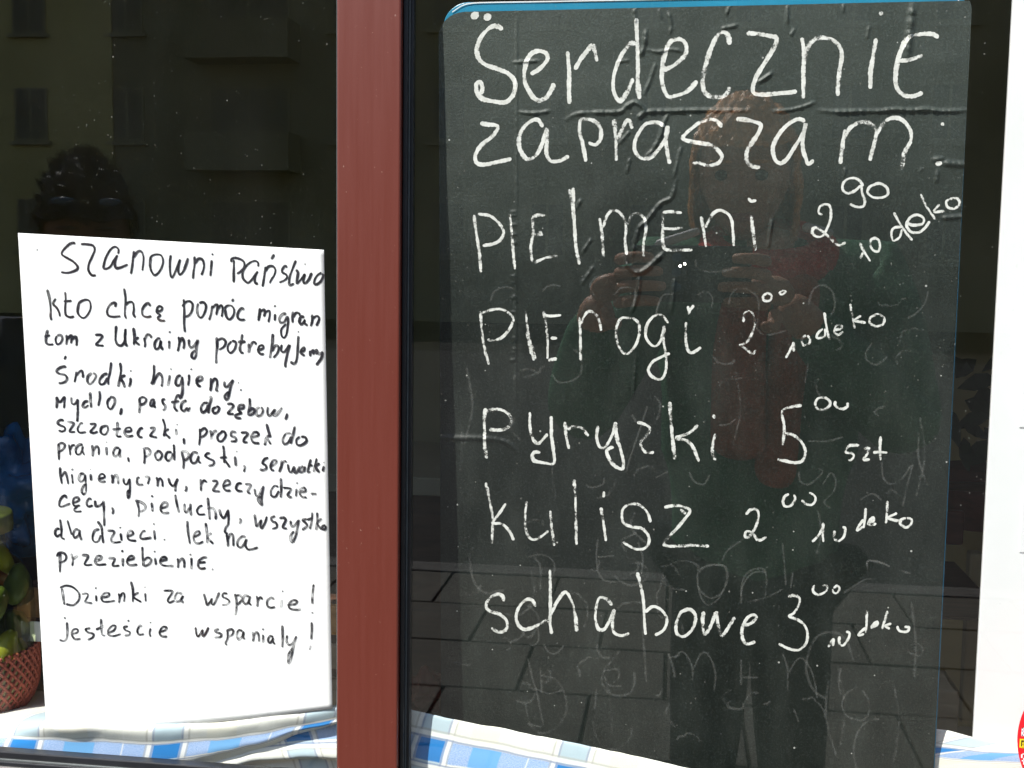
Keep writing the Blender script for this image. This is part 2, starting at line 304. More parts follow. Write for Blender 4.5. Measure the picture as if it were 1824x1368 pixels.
# ------------------------------------------------------------------ handwriting (stroke centre lines, each row: origin x, origin y, units per mm-grid cell, strokes)
KB, KP = 3.508, 5.7
BOARD_WORDS = [
(780,0,6.6,"""405 185 375 165 330 170 275 225 245 300 255 365 300 405 370 430 440 460 480 510 480 570 450 620 410 640 340 632 275 615 245 580 240 530 262 512 278 545 268 590
580 465 640 425 685 370 670 330 615 320 565 360 540 450 550 530 590 600 635 630 680 605 710 560 725 520
810 320 820 450 820 560 822 650
855 435 900 360 955 290
940 300 970 290 985 340 995 385
1240 270 1205 275 1150 340 1105 450 1095 540 1110 600 1140 630 1180 580 1220 490
1240 115 1245 250 1250 400 1250 520 1260 620
1405 440 1480 405 1545 340 1550 280 1510 245 1450 265 1415 350 1400 450 1405 530 1435 600 1480 600 1560 570 1620 505
1824 280 1812 222 1784 200 1745 225 1700 320 1668 430 1655 530 1680 590 1754 608 1800 590 1826 545
1929 208 2004 212 2074 225 2116 240 2099 300 2044 390 1994 470 1969 540 1979 585 2054 590 2154 582 2244 572
2274 235 2289 330 2284 450 2284 540 2284 615
2289 380 2314 290 2374 238 2454 245 2509 290 2524 350 2509 450 2499 540 2499 600
2739 240 2719 350 2704 450 2702 555
2762 97 2764 90 2780 76
3129 235 3084 212 3004 215 2939 235 2894 310 2869 400 2859 500 2874 560 2914 595 2974 600 3029 578
2874 380 2944 375 3029 345"""),
(780,0,6.0,"""265 768 310 778 375 790 340 850 270 910 235 970 245 1020 300 1028 380 1010 460 992
655 795 630 752 590 752 540 790 510 850 510 920 540 980 575 995 620 960 655 890 680 810 680 880 680 960 705 1005 760 1005 820 975
890 745 885 820 905 900 925 1010
890 745 960 750 1005 780 1020 830 1010 880 980 905 940 890
1100 745 1110 850 1115 1005
1120 870 1150 810 1180 755 1200 760 1215 805
1415 790 1370 765 1300 775 1255 830 1230 890 1235 950 1280 990 1340 975 1390 920 1430 850 1435 790 1425 870 1435 960 1450 1025
1775 795 1740 755 1690 748 1630 770 1570 815 1530 860 1560 880 1640 895 1710 910 1755 945 1775 980 1750 1020 1690 1035 1640 1020 1590 1022
1864 745 1924 748 1974 760 2016 780 2004 830 1964 890 1929 950 1934 1010 1969 1040 2014 1045
2294 760 2264 745 2224 755 2174 790 2124 850 2094 920 2104 990 2139 1020 2184 990 2234 910 2284 830 2299 770 2284 840 2279 920 2299 990 2314 1025 2349 1000
2544 810 2529 900 2514 1025
2534 870 2574 800 2634 765 2684 765 2734 800 2739 840 2719 920 2699 1005
2739 840 2794 760 2854 735 2914 760 2954 820 2954 880 2914 960 2899 1060
3143 780 3151 776 3160 768
3109 1027 3125 1022 3149 1020"""),
(780,320,4.6,"""225 220 240 330 258 450 270 580
250 215 320 225 380 270 410 320 395 370 350 400 280 412
450 215 460 320 470 440 482 560
590 235 595 330 580 430 590 515
590 235 625 222 670 222
605 340 630 345 655 335
630 320 655 348
600 520 670 490 750 475
845 50 850 180 855 320 865 430 885 530
822 60 838 150 848 250
1010 240 1025 340 1035 485
1030 300 1060 220 1105 190 1150 220 1175 290 1170 380 1180 470
1185 280 1210 225 1245 210 1290 240 1300 310 1285 400 1285 480
1405 205 1405 300 1405 390 1425 435 1500 440 1590 440
1405 205 1460 200 1525 208
1410 305 1465 308 1530 300
1645 230 1660 320 1675 420
1670 300 1710 225 1754 192 1804 207 1834 250 1844 330 1849 415
1959 222 1964 310 1984 445
1960 235 1972 330 1986 440
1939 115 1959 135 1989 128"""),
(1280,300,3.9,"""905 110 870 68 820 62 780 90 775 130 805 155 850 140 890 110 895 150 912 200 905 235 860 240 820 222
990 95 945 115 930 150 965 180 1020 182 1058 160 1050 120 1010 95 975 98
650 290 625 275 635 235 680 225 700 250 700 310 680 370 650 420 610 425 585 400 600 370 650 395 700 440 750 480 795 462
885 562 903 525
883 465 910 520 948 580
985 432 955 445 950 480 965 510 995 518 1008 490 1000 450 975 432
1150 365 1100 370 1080 400 1090 450 1130 430 1145 380
1095 275 1130 340 1170 400 1210 450
1180 345 1220 355 1275 345 1280 310 1240 290 1195 310 1175 355 1200 395 1250 400 1290 370 1320 330
1262 160 1300 240 1355 318
1380 225 1345 265 1355 272 1410 268
1460 185 1425 205 1430 240 1470 252 1505 225 1495 190 1460 182"""),
(780,320,4.2,"""268 820 272 920 290 1040 318 1155
275 835 330 815 390 808 440 830 470 870 450 930 400 985 345 1005 310 998
548 820 560 930 580 1040 600 1130
555 950 570 1030 585 1090
580 1020 600 1080 612 1120
660 820 675 900 685 1000 685 1120
665 850 720 852 770 845
705 990 745 990
690 1130 745 1118
885 860 890 960 893 1130
895 900 915 850 945 822 985 840 1010 890 1020 945
1210 865 1150 865 1120 910 1115 980 1140 1060 1180 1088 1225 1050 1255 980 1255 900 1215 862
1440 895 1400 850 1355 850 1310 900 1298 970 1320 1020 1360 1040 1395 1000 1415 920 1410 1000 1425 1100 1425 1190 1395 1245 1345 1235 1315 1190 1340 1140 1390 1110 1450 1085
1550 890 1548 980 1560 1060 1590 1080 1645 1048
1600 785 1575 815 1565 840
1562 790 1570 830"""),
(1280,300,3.8,"""155 960 160 910 185 890 215 910 225 970 205 1040 170 1090 130 1105 150 1115 210 1155 235 1135
310 775 280 795 285 825 320 825 330 795 305 775
375 780 400 765 420 770 400 785 380 785
470 1090 455 1120 420 1185
465 1085 470 1110 470 1145
545 1040 520 1070 530 1105 565 1095 572 1065 555 1042
650 1000 620 1030 615 1060 660 1050 665 1000
660 900 670 960 680 1020 695 1070
725 1010 765 1000 765 980 735 985 722 1020 745 1040 778 1020
822 845 835 920 850 1000
890 920 845 950 870 955 920 965
985 915 950 930 945 965 980 985 1025 975 1035 940 1005 912 970 915"""),
(780,680,4.9,"""298 165 290 230 292 340 292 400 305 480
300 185 350 172 410 180 455 220 450 270 400 300 320 298
575 190 575 270 590 350 625 385 660 355 685 325
708 215 710 330 722 430 725 508 670 508 605 495 590 465 605 440 640 440
795 250 800 330 820 420
810 300 850 280 900 290 940 340
1000 275 992 350 1010 405 1040 412 1070 370 1095 320 1110 260 1120 350 1150 450 1160 510 1150 545 1100 520 1065 470 1055 430 1080 412 1100 410
1245 252 1290 265 1325 290 1310 330 1270 370 1270 400 1300 440 1350 440
1448 125 1455 230 1465 340 1480 485
1625 270 1570 320 1490 350 1560 370 1600 420 1630 500
1735 325 1720 380 1715 440 1735 490
1722 205 1728 230"""),
(1280,680,4.4,"""520 148 460 155 400 180 405 250 410 310 400 395
415 320 470 335 520 380 542 440 520 495 470 505 410 492 368 485
665 95 620 105 603 140 620 172 665 172 695 145 690 115 660 95
728 120 730 150 770 170 805 155 805 130
880 398 815 400 795 440 830 445 845 465 825 490 812 488
905 418 940 418 925 455 905 485 945 485
1012 340 1008 420 1012 490
965 440 1055 442"""),
(780,680,4.3,"""300 630 320 730 342 850 338 1010
425 760 385 820 345 880 400 888 445 930 475 990
555 745 545 830 550 920 575 975 610 985 655 960 690 930
703 805 710 900 728 1025
852 610 860 750 863 900 865 1020
1018 785 1035 880 1050 995
1038 685 1035 722
1328 878 1310 820 1270 775 1220 762 1170 780 1150 820 1160 880 1210 905 1270 915 1310 950 1320 1000 1290 1040 1240 1045 1195 1025 1155 1000
1415 785 1480 772 1530 780 1575 805 1540 860 1480 930 1415 1000 1430 1025 1520 1025 1600 1022 1695 1028
1515 795 1550 825"""),
(1280,680,4.0,"""170 830 200 800 240 800 250 840 230 910 190 970 165 965 175 935 210 945 250 990 300 970
440 700 410 720 403 760 420 780 455 770 478 730 470 705
565 692 600 712 603 745 580 768 545 762 520 738
585 1000 630 950 655 900
655 880 650 950 655 1000
725 930 720 970 745 995 780 970 792 920 775 905
920 790 915 850 905 915
905 860 870 910 865 930 900 905
935 880 965 870 965 850 940 870 935 890 960 895 985 885
1055 745 1052 820 1045 885
1115 820 1060 850 1100 865 1145 875
1170 850 1135 865 1135 890 1170 910 1200 890 1205 860 1175 848"""),
(780,978,4.9,"""415 325 400 290 365 283 320 310 302 355 320 385 380 405 425 440 435 485 410 515 370 515 335 492
610 360 590 320 555 315 515 350 490 410 500 470 540 502 590 490 640 465 685 440
700 130 702 250 703 380 700 460 712 530
690 460 710 400 750 320 800 268 840 340 860 430 868 515
1090 350 1050 310 1010 305 990 360 985 440 1005 500 1040 500 1070 450 1100 385 1090 450 1100 520 1150 540 1195 525
1245 145 1265 220 1285 330 1290 440 1298 535
1295 395 1340 360 1390 375 1430 430 1420 490 1385 525 1355 535
1560 375 1515 400 1490 470 1495 530 1540 545 1590 500 1610 430 1590 385 1545 375
1660 390 1655 450 1665 530 1700 490 1740 400 1750 470 1775 540 1815 490 1854 425
1904 480 1954 465 1989 430 1974 410 1934 430 1904 490 1902 550 1929 592 1984 580"""),
(1280,978,3.9,"""435 298 465 288 505 305 500 350 470 400 440 420 500 445 540 480 555 530 545 590 500 628 440 622 375 590
600 225 590 260 620 285 665 268 680 235 650 225
712 250 718 270 738 275 755 248 740 228 718 245
685 612 712 560
718 555 712 605
755 545 755 590 780 600 810 560 818 525 795 515
925 380 925 450 920 525
920 490 880 525 875 540 910 530
950 490 985 475 990 455 960 475 955 498
1055 385 1040 440 1020 500
1080 465 1040 480 1070 498
1115 480 1130 510 1175 515 1190 490 1160 485"""),
]
GHOST = [
(780,320,"""330 760 350 700 420 670 470 680
650 700 700 660 770 665
1100 720 1150 675 1230 690 1220 800
1380 760 1360 850 1400 730 1470 715
1620 720 1680 700 1715 740 1710 800
1610 500 1620 550 1700 575 1820 570"""),
(1280,300,"""0 640 90 630
60 850 90 770 150 750 240 800 250 900 240 1000 300 1040 420 1015
560 850 590 760 650 730 710 770 725 860 700 920
1310 765 1290 840 1240 900 1180 940
960 1090 920 1150 930 1200 990 1225 1060 1170
1120 1230 1110 1180 1150 1140 1200 1145
0 1360 50 1320 150 1310
560 1220 540 1340"""),
(780,680,"""600 1090 640 1160 640 1300
560 1095 640 1080 700 1100 730 1160 700 1260
1000 980 990 1080 1000 1180 1040 1240 1120 1250
1390 1150 1470 1150 1510 1210
1620 1200 1680 1150 1790 1150 1810 1230 1770 1320 1700 1350 1630 1290 1620 1200
1310 150 1200 480 1180 560
1250 1000 1280 1100 1270 1200
920 640 960 660 1030 640 1040 600
1360 600 1440 560
1570 560 1600 620 1660 640 1700 580"""),
(1280,680,"""0 270 60 265 110 230
560 370 680 370 780 345
500 560 510 620 560 640 620 600 650 560 620 540
650 640 700 570 730 610 720 680 660 750 700 790
1020 500 1030 600 1080 640 1150 600 1210 520 1180 640 1150 780
880 740 960 700 1020 740
20 1120 60 1050 160 980
140 1340 150 1240 200 1180 280 1170 300 1240 290 1340
400 1010 410 1130 420 1270
465 1190 450 1290
930 1180 930 1120 1000 1125 1070 1155
1140 1180 1200 1200
780 1320 900 1240 960 1230"""),
(780,978,"""570 590 600 600 630 560 620 470
660 590 690 640 740 650 790 600
560 680 590 800 620 900 640 1000 660 1100
600 870 700 900 780 880
640 750 650 900
1030 760 1120 750 1130 800 1090 840
1040 790 1070 850 1150 855
990 870 980 1000
1440 650 1470 740 1480 800
1480 680 1520 640 1560 670 1590 740 1590 820
1600 740 1640 660 1680 650 1720 720 1735 800 1725 880
560 1090 650 1110
1000 50 1100 40
1620 130 1700 100 1790 110 1800 200 1760 300 1690 350 1640 290 1620 180"""),
(1280,978,"""400 650 430 750 430 890
440 770 480 700 520 680 570 740 600 830 615 930
765 740 750 830 765 910
870 860 800 900 770 970 800 1040 880 1070 930 1040 940 960 900 880
1200 600 1240 590 1275 620 1260 665 1200 650 1180 620
930 120 930 75 1000 80 1070 105
160 960 200 900 250 900
150 800 250 800
140 690 140 850
470 1000 500 1080
180 330 300 300 400 250
140 340 150 230 210 150 300 140"""),
]
WRINKLES = [  # origin, height (mm), width (photo px), line
(780,0,.55,3.2,"500 700 600 708 700 695"),
(780,0,.75,3.6,"800 750 860 715 960 705 1130 700 1180 665 1235 640 1290 690 1260 730 1310 700 1450 695 1600 690 1820 690 1944 690"),
(1280,0,.5,3.0,"330 695 430 690 520 670 600 640"),
(1280,0,.8,3.8,"620 690 760 700 900 695 1000 695 1100 685 1200 690 1300 685 1400 695 1570 690"),
(780,0,.5,3.2,"1225 55 1235 140"), (780,0,.7,4.2,"1300 190 1290 280 1270 340"),
(780,0,.45,3.0,"1300 310 1380 325 1450 310 1530 320"), (780,0,.5,3.0,"1360 400 1330 490 1290 590"),
(780,0,.6,3.4,"1450 700 1410 770 1390 850 1340 940 1300 980"), (780,0,.5,3.0,"1200 820 1130 900"),
(780,0,.5,3.0,"1520 920 1500 1000 1475 1110"), (780,0,.5,3.0,"1200 990 1180 1080"),
(780,320,.65,3.4,"1490 0 1460 110 1390 150 1310 250 1260 300 1230 400 1215 490"),
(780,320,.7,4.2,"1170 480 1190 540 1240 580 1300 560 1420 450"), (780,320,.6,3.4,"1260 590 1250 720 1210 830"),
(780,320,.5,3.0,"1480 620 1460 830"), (780,320,.45,2.8,"895 125 865 180"), (780,320,.45,2.8,"960 370 900 460"),
(780,320,.45,2.8,"975 540 900 650"), (780,320,.4,3.0,"1240 1090 1220 1360"), (780,0,.5,3.0,"470 390 630 380"),
(780,0,.4,3.0,"1130 385 1185 378"), (780,0,.4,2.6,"1380 60 1395 110"), (780,0,.5,2.8,"1440 80 1460 150 1450 210"),
(1280,0,.5,2.8,"430 30 430 150"), (1280,0,.4,2.8,"65 40 50 95"), (1280,0,.5,3.2,"20 180 110 160"),
(1280,0,.9,7.0,"1215 30 1195 200 1180 350"), (1280,0,.4,2.6,"780 30 780 70"), (1280,0,.4,2.8,"475 180 455 215"),
(1280,0,.5,3.0,"940 170 930 230"), (1280,0,.5,3.4,"240 520 280 495 330 460"), (1280,0,.6,4.0,"1330 1000 1400 990"),
(1280,0,.7,6.0,"1400 1020 1550 1030"), (1280,0,.5,4.0,"1370 1060 1360 1130"), (1280,300,.5,3.0,"335 310 310 490"),
(1280,300,.6,4.0,"1390 310 1530 300"), (1280,0,.4,3,"1270 1050 1260 1070"), (1280,0,.4,3,"790 1050 790 1090"),
(780,680,.5,5.0,"0 350 300 355 430 380 500 440"), (780,0,.22,2.4,"492 60 492 1368"), (780,320,.25,2.4,"488 460 486 1368"),
]
PAPER_WORDS = [
(40,410,4.1,"""535 140 515 128 470 145 410 205 398 245 440 275 510 315 558 365 550 400 490 425 440 432 390 425
590 140 650 142 715 155 732 200 705 270 675 340 668 400 690 445 715 460 745 455
970 240 972 190 935 168 890 200 845 280 822 370 840 392 890 370 925 310 960 255 940 320 945 375 980 382 1070 348
1130 210 1120 300 1110 380 1100 445
1125 280 1165 220 1205 215 1225 260 1225 330 1215 410
1300 270 1295 370 1320 435 1350 455 1395 410 1425 330 1415 265 1375 245 1320 255 1290 285
1505 250 1495 340 1500 440 1518 480 1550 420 1598 300 1580 400 1595 450 1630 420 1660 350 1680 280
1746 265 1746 350 1736 420 1731 495
1746 340 1786 290 1826 300 1841 350 1836 400 1816 455
1921 300 1914 380 1906 465
1921 238 1936 248
145 198 153 202"""),
(320,410,4.1,"""548 530 548 430 550 300
525 325 525 295 560 280 620 295 655 330 650 380 615 420 580 440
795 370 795 330 760 310 700 340 645 410 640 480 670 520 700 530 740 490 790 420 765 480 765 530 795 548
870 370 860 450 850 520 840 575
865 420 900 370 945 365 970 400 960 450 930 500 912 540
960 245 930 295
1090 380 1070 362 1045 390 1040 425 1080 450 1090 480 1060 510 1010 530
1180 305 1150 380 1120 460 1110 530 1120 558 1160 540
1180 400 1200 430 1190 500 1190 540 1230 500 1270 450 1255 510 1270 540 1310 500 1340 430
1268 340 1274 346
1440 430 1400 455 1370 500 1365 540 1390 548 1430 520 1455 470 1450 440"""),
(40,410,4.1,"""250 600 275 700 285 800 285 870 295 915
338 692 310 745 345 785 370 830 380 878
432 625 438 720 432 800 440 860 480 882 525 875
418 722 500 715
570 740 560 830 590 880 630 888 670 840 692 780 680 720 640 705 590 725 565 750
940 780 945 740 910 740 875 775 858 820 870 865 920 878 995 872
1030 590 1045 680 1040 780 1040 860 1055 898
1040 760 1080 730 1120 735 1130 800 1125 850 1145 888
1300 770 1275 740 1240 765 1215 810 1220 860 1260 880 1310 872
1355 815 1400 820 1420 790 1395 770 1370 785 1360 830 1385 850 1400 865 1375 885 1390 912 1450 918
1636 700 1641 790 1641 880 1641 960 1648 1035
1621 775 1656 730 1696 720 1726 750 1721 810 1691 860 1651 880
1781 740 1771 810 1786 870 1816 885 1851 830 1861 770 1836 732 1791 738
1926 765 1916 840 1894 912
1926 790 1966 755 1981 770 1966 860
1981 800 2016 760 2031 790 2021 880
2056 800 2066 870 2101 905 2141 860 2146 800 2116 765 2071 770 2051 800
2141 695 2126 725
2251 810 2226 790 2196 820 2181 870 2206 905 2261 908"""),
(320,410,4.5,"""815 790 810 850 800 920
815 830 855 805 865 830 855 880
860 840 905 815 915 850 900 935
968 850 965 920
962 760 970 780
1085 850 1050 850 1015 890 1020 935 1060 930 1090 880 1100 900 1095 980 1085 1050 1060 1090 1035 1070 1030 1010 1060 970 1080 950
1150 825 1145 890 1145 940
1145 890 1180 840 1215 845 1215 870
1265 880 1230 880 1215 930 1240 955 1270 910 1265 940 1300 968
1345 855 1345 920 1330 975
1345 900 1390 870 1415 890 1405 930 1385 970"""),
(40,410,4.5,"""255 1010 240 1080 240 1140 270 1160 315 1158
220 1080 280 1068
350 1070 335 1110 350 1155 385 1145 405 1100 390 1065 350 1065
445 1060 450 1110 445 1165
450 1110 490 1070 500 1090 490 1150
500 1110 535 1080 550 1110 548 1175
735 1062 790 1062 810 1080 780 1120 745 1160 780 1170 825 1172
950 970 945 1050 945 1120 970 1165 1010 1165 1040 1110 1045 1000 1040 1080 1045 1150 1065 1180
1125 990 1135 1080 1130 1165
1180 1085 1140 1120 1190 1168
1235 1090 1245 1150 1240 1190
1240 1110 1265 1060 1300 1070 1305 1095
1400 1100 1370 1100 1340 1150 1350 1205 1385 1190 1405 1120 1400 1170 1425 1215
1490 1120 1488 1205
1490 1025 1497 1040
1585 1080 1590 1150 1575 1230
1590 1140 1620 1095 1640 1140 1635 1205
1690 1105 1690 1160 1710 1190 1750 1165 1778 1120 1765 1190 1765 1250 1745 1300 1720 1290 1720 1250 1755 1215"""),
(320,410,4.5,"""375 1085 380 1180 370 1270 370 1355
380 1120 430 1100 465 1130 450 1180 400 1215
525 1125 490 1170 490 1220 520 1245 560 1200 570 1140 530 1120
635 1055 625 1130 610 1200 625 1240 650 1245
590 1135 670 1130
700 1150 705 1200 700 1248
705 1200 740 1140 770 1145 772 1165
790 1220 845 1200 845 1170 810 1175 795 1220 820 1255 858 1258
945 1050 940 1140 925 1230 915 1300
935 1230 975 1170 1005 1190 990 1250 950 1295
1035 1160 1030 1220 1060 1235 1105 1180 1115 1165 1095 1240 1080 1310 1070 1360 1075 1394
1205 1070 1200 1150 1195 1240 1185 1320 1165 1355 1120 1335
1200 1028 1208 1035
1230 1235 1265 1220 1265 1190 1240 1205 1230 1245 1270 1275
1325 1220 1325 1280
1330 1250 1355 1215 1360 1265
1365 1240 1390 1215 1390 1265
1405 1230 1420 1260 1450 1230
1450 1230 1440 1290 1400 1350 1385 1370"""),
(40,630,4.4,"""445 140 420 130 375 145 345 175 370 200 430 215 452 250 430 285 375 298 370 285
440 20 425 60
545 180 540 230 528 290
540 225 575 185 605 175 615 245
705 195 665 230 660 280 685 308 725 270 745 220 715 192
865 200 820 215 780 270 790 310 830 300 860 240
900 85 890 180 870 260 872 315
990 90 1000 170 985 250 970 335
1045 215 995 245 1020 290 1040 345
1095 240 1095 290 1080 340
1095 168 1100 178
1335 110 1335 200 1325 270 1310 300 1330 300 1350 250 1385 200 1410 220 1420 270 1410 335
1495 215 1485 280 1475 330
1505 150 1508 160
1610 220 1575 230 1555 280 1565 320 1600 310 1620 240 1625 330 1620 400 1605 455
1690 210 1690 260 1680 325
1710 150 1715 162
1771 280 1821 265 1821 235 1786 235 1768 275 1781 320 1811 330
1911 245 1914 310 1906 380
1914 310 1946 255 1971 265 1976 320 1966 365 1986 378
2051 280 2051 325 2076 335 2111 300 2136 270 2111 350 2096 410 2086 450 2066 465 2051 430 2076 400 2096 385
2188 292 2196 298
2211 362 2221 372"""),
(40,630,4.3,"""345 435 350 490 345 555
345 435 380 490 425 440 425 500 420 555
495 440 500 500 530 510 560 460
560 460 560 540 560 610 555 690
670 480 630 490 610 530 635 545 670 520
685 390 690 470 698 550
780 375 785 450 768 530
890 445 860 490 870 545 900 560 935 500 930 450 885 438
1005 550 1000 590 990 620
1185 450 1190 530 1185 605
1180 460 1220 440 1255 460 1240 500 1195 520
1345 465 1310 470 1295 520 1320 530 1340 480 1335 520 1350 550
1450 460 1420 465 1425 500 1450 530 1440 565 1420 570
1585 410 1560 440 1545 490 1545 550 1575 585
1505 495 1590 480
1585 410 1600 460
1665 470 1620 500 1610 560 1640 580 1670 550 1680 580 1700 540
1886 500 1841 500 1811 550 1826 595 1866 570 1881 520
1896 440 1916 450 1896 530 1886 605
1966 540 1931 560 1941 600 1976 595 1996 550 1966 530
2076 510 2121 508 2141 530 2111 570 2086 605 2146 612
2191 560 2241 550 2241 520 2201 525 2191 570 2221 600 2196 610 2161 625 2171 650 2221 655
2306 450 2306 530 2291 600 2296 630
2296 590 2331 555 2356 580 2336 610 2296 625
2411 545 2376 560 2376 620 2416 625 2441 580 2426 540
2491 540 2486 600 2506 630 2546 585 2561 565 2546 610 2576 620 2636 545
2686 605 2681 635 2666 670"""),
(40,630,4.1,"""420 680 385 672 355 700 380 725 425 745 430 775 400 790 365 780
455 690 510 700 520 715 490 760 480 790 535 795
615 710 590 705 560 760 580 800 645 795
680 715 735 712 735 735 690 790 720 805 765 790
845 730 800 750 795 800 835 820 865 780 860 735 830 730
960 690 965 760 955 820 970 840 1005 838
912 768 1000 760
1040 790 1100 785 1095 750 1055 755 1035 800 1065 840 1125 832
1225 755 1195 760 1170 810 1190 845 1220 848
1290 755 1335 752 1335 775 1295 830 1320 840 1365 850
1422 660 1445 740 1435 840
1485 760 1445 800 1500 860
1555 760 1565 825
1568 715 1572 725
1635 855 1640 920
1801 760 1801 850 1791 930
1801 790 1846 755 1871 790 1846 830 1806 850
1906 775 1916 830 1916 875
1916 830 1951 785 1976 790
2026 790 1981 830 1986 880 2026 885 2061 830 2046 790 2011 790
2171 800 2126 790 2116 830 2161 850 2166 885 2111 890
2216 800 2271 800 2286 820 2251 860 2246 895 2286 898
2326 850 2391 830 2386 800 2346 800 2321 850 2346 900 2406 910
2478 710 2496 780 2516 850
2526 830 2476 850 2466 900 2456 930
2486 860 2521 920
2476 835 2526 835
2726 810 2676 810 2641 870 2656 915 2696 900 2726 840
2766 735 2746 820 2721 915
2816 840 2781 870 2786 920 2826 928 2881 890 2871 850 2826 840"""),
(40,630,4.0,"""365 910 368 1000 370 1080
355 925 400 905 430 930 410 970 365 995
470 920 480 980 485 1030
480 980 505 930 535 930
610 920 570 925 540 970 550 1020 590 1010 610 940 610 990 628 1030
705 925 715 980 712 1045
715 985 750 940 772 960 775 1030
850 945 855 1030
850 895 855 900
985 960 945 955 920 1000 935 1040 970 1025 990 970 985 1020 993 1055
1070 1050 1080 1100
1235 970 1240 1040 1235 1120
1220 965 1270 960 1295 990 1280 1030 1240 1045
1375 990 1345 1020 1360 1070 1390 1075 1415 1030 1390 990 1360 990
1515 1000 1470 1000 1450 1050 1475 1085 1510 1060 1525 1010
1535 920 1540 1000 1540 1085
1616 1000 1636 1080 1634 1170
1606 1000 1656 990 1686 1020 1676 1060 1641 1085
1781 1010 1736 1000 1706 1050 1721 1105 1761 1100 1786 1040 1786 1090 1811 1110
1906 1010 1876 1010 1856 1040 1906 1070 1941 1090 1936 1125 1886 1140
2036 930 2046 1000 2046 1110
2001 1055 2076 1050
2046 1070 2106 1155
2156 1040 2166 1140
2171 985 2178 998
2246 1130 2258 1155 2246 1200
2496 1055 2456 1070 2436 1110 2466 1130 2476 1160 2446 1180 2406 1175
2516 1150 2571 1110 2576 1080 2541 1085 2516 1140 2531 1180 2556 1180
2631 1080 2626 1140 2606 1200
2626 1130 2656 1090 2681 1100
2691 1120 2706 1190 2731 1200 2756 1150 2761 1200 2786 1200 2811 1140
2851 1140 2821 1160 2811 1195 2846 1195 2866 1150 2861 1200
2926 1070 2906 1140 2896 1200 2926 1195
2896 1135 2946 1130
2986 1060 2971 1130 2956 1200
3016 1110 2976 1145 3011 1205
3058 1140 3046 1195
3058 1100 3062 1108"""),
(40,830,3.9,"""380 10 385 90 400 185
395 110 430 60 450 110 465 185
500 80 510 180
495 30 515 42
630 80 590 80 570 130 590 160 620 140 635 90 640 150 645 220 640 270 615 285 600 250 620 200 640 185
690 80 698 150
688 32 690 38
775 130 830 115 825 85 790 85 772 130 800 160 845 155
905 85 915 130 912 180
915 130 945 90 965 110 972 185
1025 120 1030 170 1060 185 1085 130
1085 125 1090 200 1085 300 1070 325 1065 270 1080 240
1190 115 1165 125 1165 175 1190 190 1225 185
1240 110 1280 110 1285 130 1270 185
1360 110 1370 150 1370 210
1370 160 1395 125 1415 150 1422 210
1480 120 1500 180 1535 200 1575 125
1575 125 1555 200 1550 260
1655 200 1665 230 1650 260
1806 130 1811 190 1811 255
1811 190 1841 145 1871 165
1921 150 1966 150 1976 175 1946 220 1936 250 2006 260
2041 205 2101 185 2096 150 2061 150 2036 200 2061 245 2116 250
2226 175 2186 180 2166 220 2186 250 2236 255
2256 185 2301 185 2316 200 2286 260 2316 280
2356 230 2366 290 2396 300 2436 220
2446 200 2431 290 2426 360 2431 395 2406 370 2391 330 2426 310
2596 210 2556 200 2521 250 2526 300 2566 310 2601 250
2621 120 2626 220 2621 320
2646 220 2711 225 2726 240 2691 290 2716 315 2736 310
2781 230 2776 310
2786 165 2791 180
2811 260 2871 255 2861 220 2826 230 2811 270 2836 310 2886 318
2926 282 2986 282"""),
(40,830,4.0,"""450 330 430 300 390 330 372 390 395 412 485 380
510 375 570 350 565 320 525 325 510 370 530 405 585 400
560 410 525 440 540 462 600 460
700 345 675 330 650 370 665 410 715 400
735 350 745 405 785 400 825 365
820 350 825 430 825 500 830 560 830 610
905 420 920 450 912 490
1160 350 1180 440 1178 520
1140 350 1200 365 1245 400 1240 440 1190 465
1310 370 1320 465
1305 300 1325 312
1400 430 1465 410 1465 375 1425 375 1400 430 1425 475 1490 475
1550 290 1565 380 1590 475
1645 380 1645 450 1665 470 1695 420
1705 380 1705 450 1715 505
1826 400 1796 410 1771 450 1791 490 1856 490
1881 320 1891 430 1901 545
1876 435 1916 425 1946 440 1961 490 1961 545
1996 435 2016 500 2046 525 2086 450
2086 440 2091 530 2086 590 2060 630 2055 670 2085 690
2201 530 2216 555 2201 590
2356 490 2366 570 2376 610 2406 580 2421 550 2416 610 2431 630 2466 560 2481 510
2566 510 2526 525 2536 560 2576 580 2581 620 2531 640
2606 530 2651 525 2671 550 2641 620 2686 635
2721 550 2726 600 2756 610 2806 545
2811 540 2791 620 2776 700 2746 765 2726 760 2726 700 2756 660
2886 535 2846 550 2876 580 2886 610 2836 650
2941 470 2936 560 2916 640
2886 545 2946 530
2991 470 2991 560 2981 650
3036 530 2991 580 3036 645
3076 600 3046 610 3046 640 3074 640 3080 605"""),
(40,830,4.0,"""380 640 345 640 330 680 350 715 385 690
380 540 395 640 395 720 430 745
455 550 480 640 500 700
570 650 540 640 515 690 530 730 570 700 580 650 580 700 600 755
780 640 730 660 710 730 730 770 770 760 795 700
760 560 800 620 810 700 820 785
860 655 920 660 930 680 900 740 920 775 1000 770
995 680 1005 760
988 620 995 630
1065 715 1120 690 1110 660 1080 665 1065 715 1085 750 1155 760
1250 665 1225 660 1195 710 1215 740 1310 725
1335 650 1345 750
1325 580 1340 595
1435 745 1445 752
1670 555 1680 670 1700 795
1741 720 1796 690 1786 660 1751 680 1736 730 1756 780 1796 785 1836 765
1858 575 1871 680 1876 785
1921 680 1876 720 1936 790
2071 690 2081 750 2086 820
2081 750 2111 690 2136 710 2141 815
2266 720 2226 715 2186 760 2186 810 2221 825 2261 770 2271 740 2261 800 2286 845 2326 845 2391 825"""),
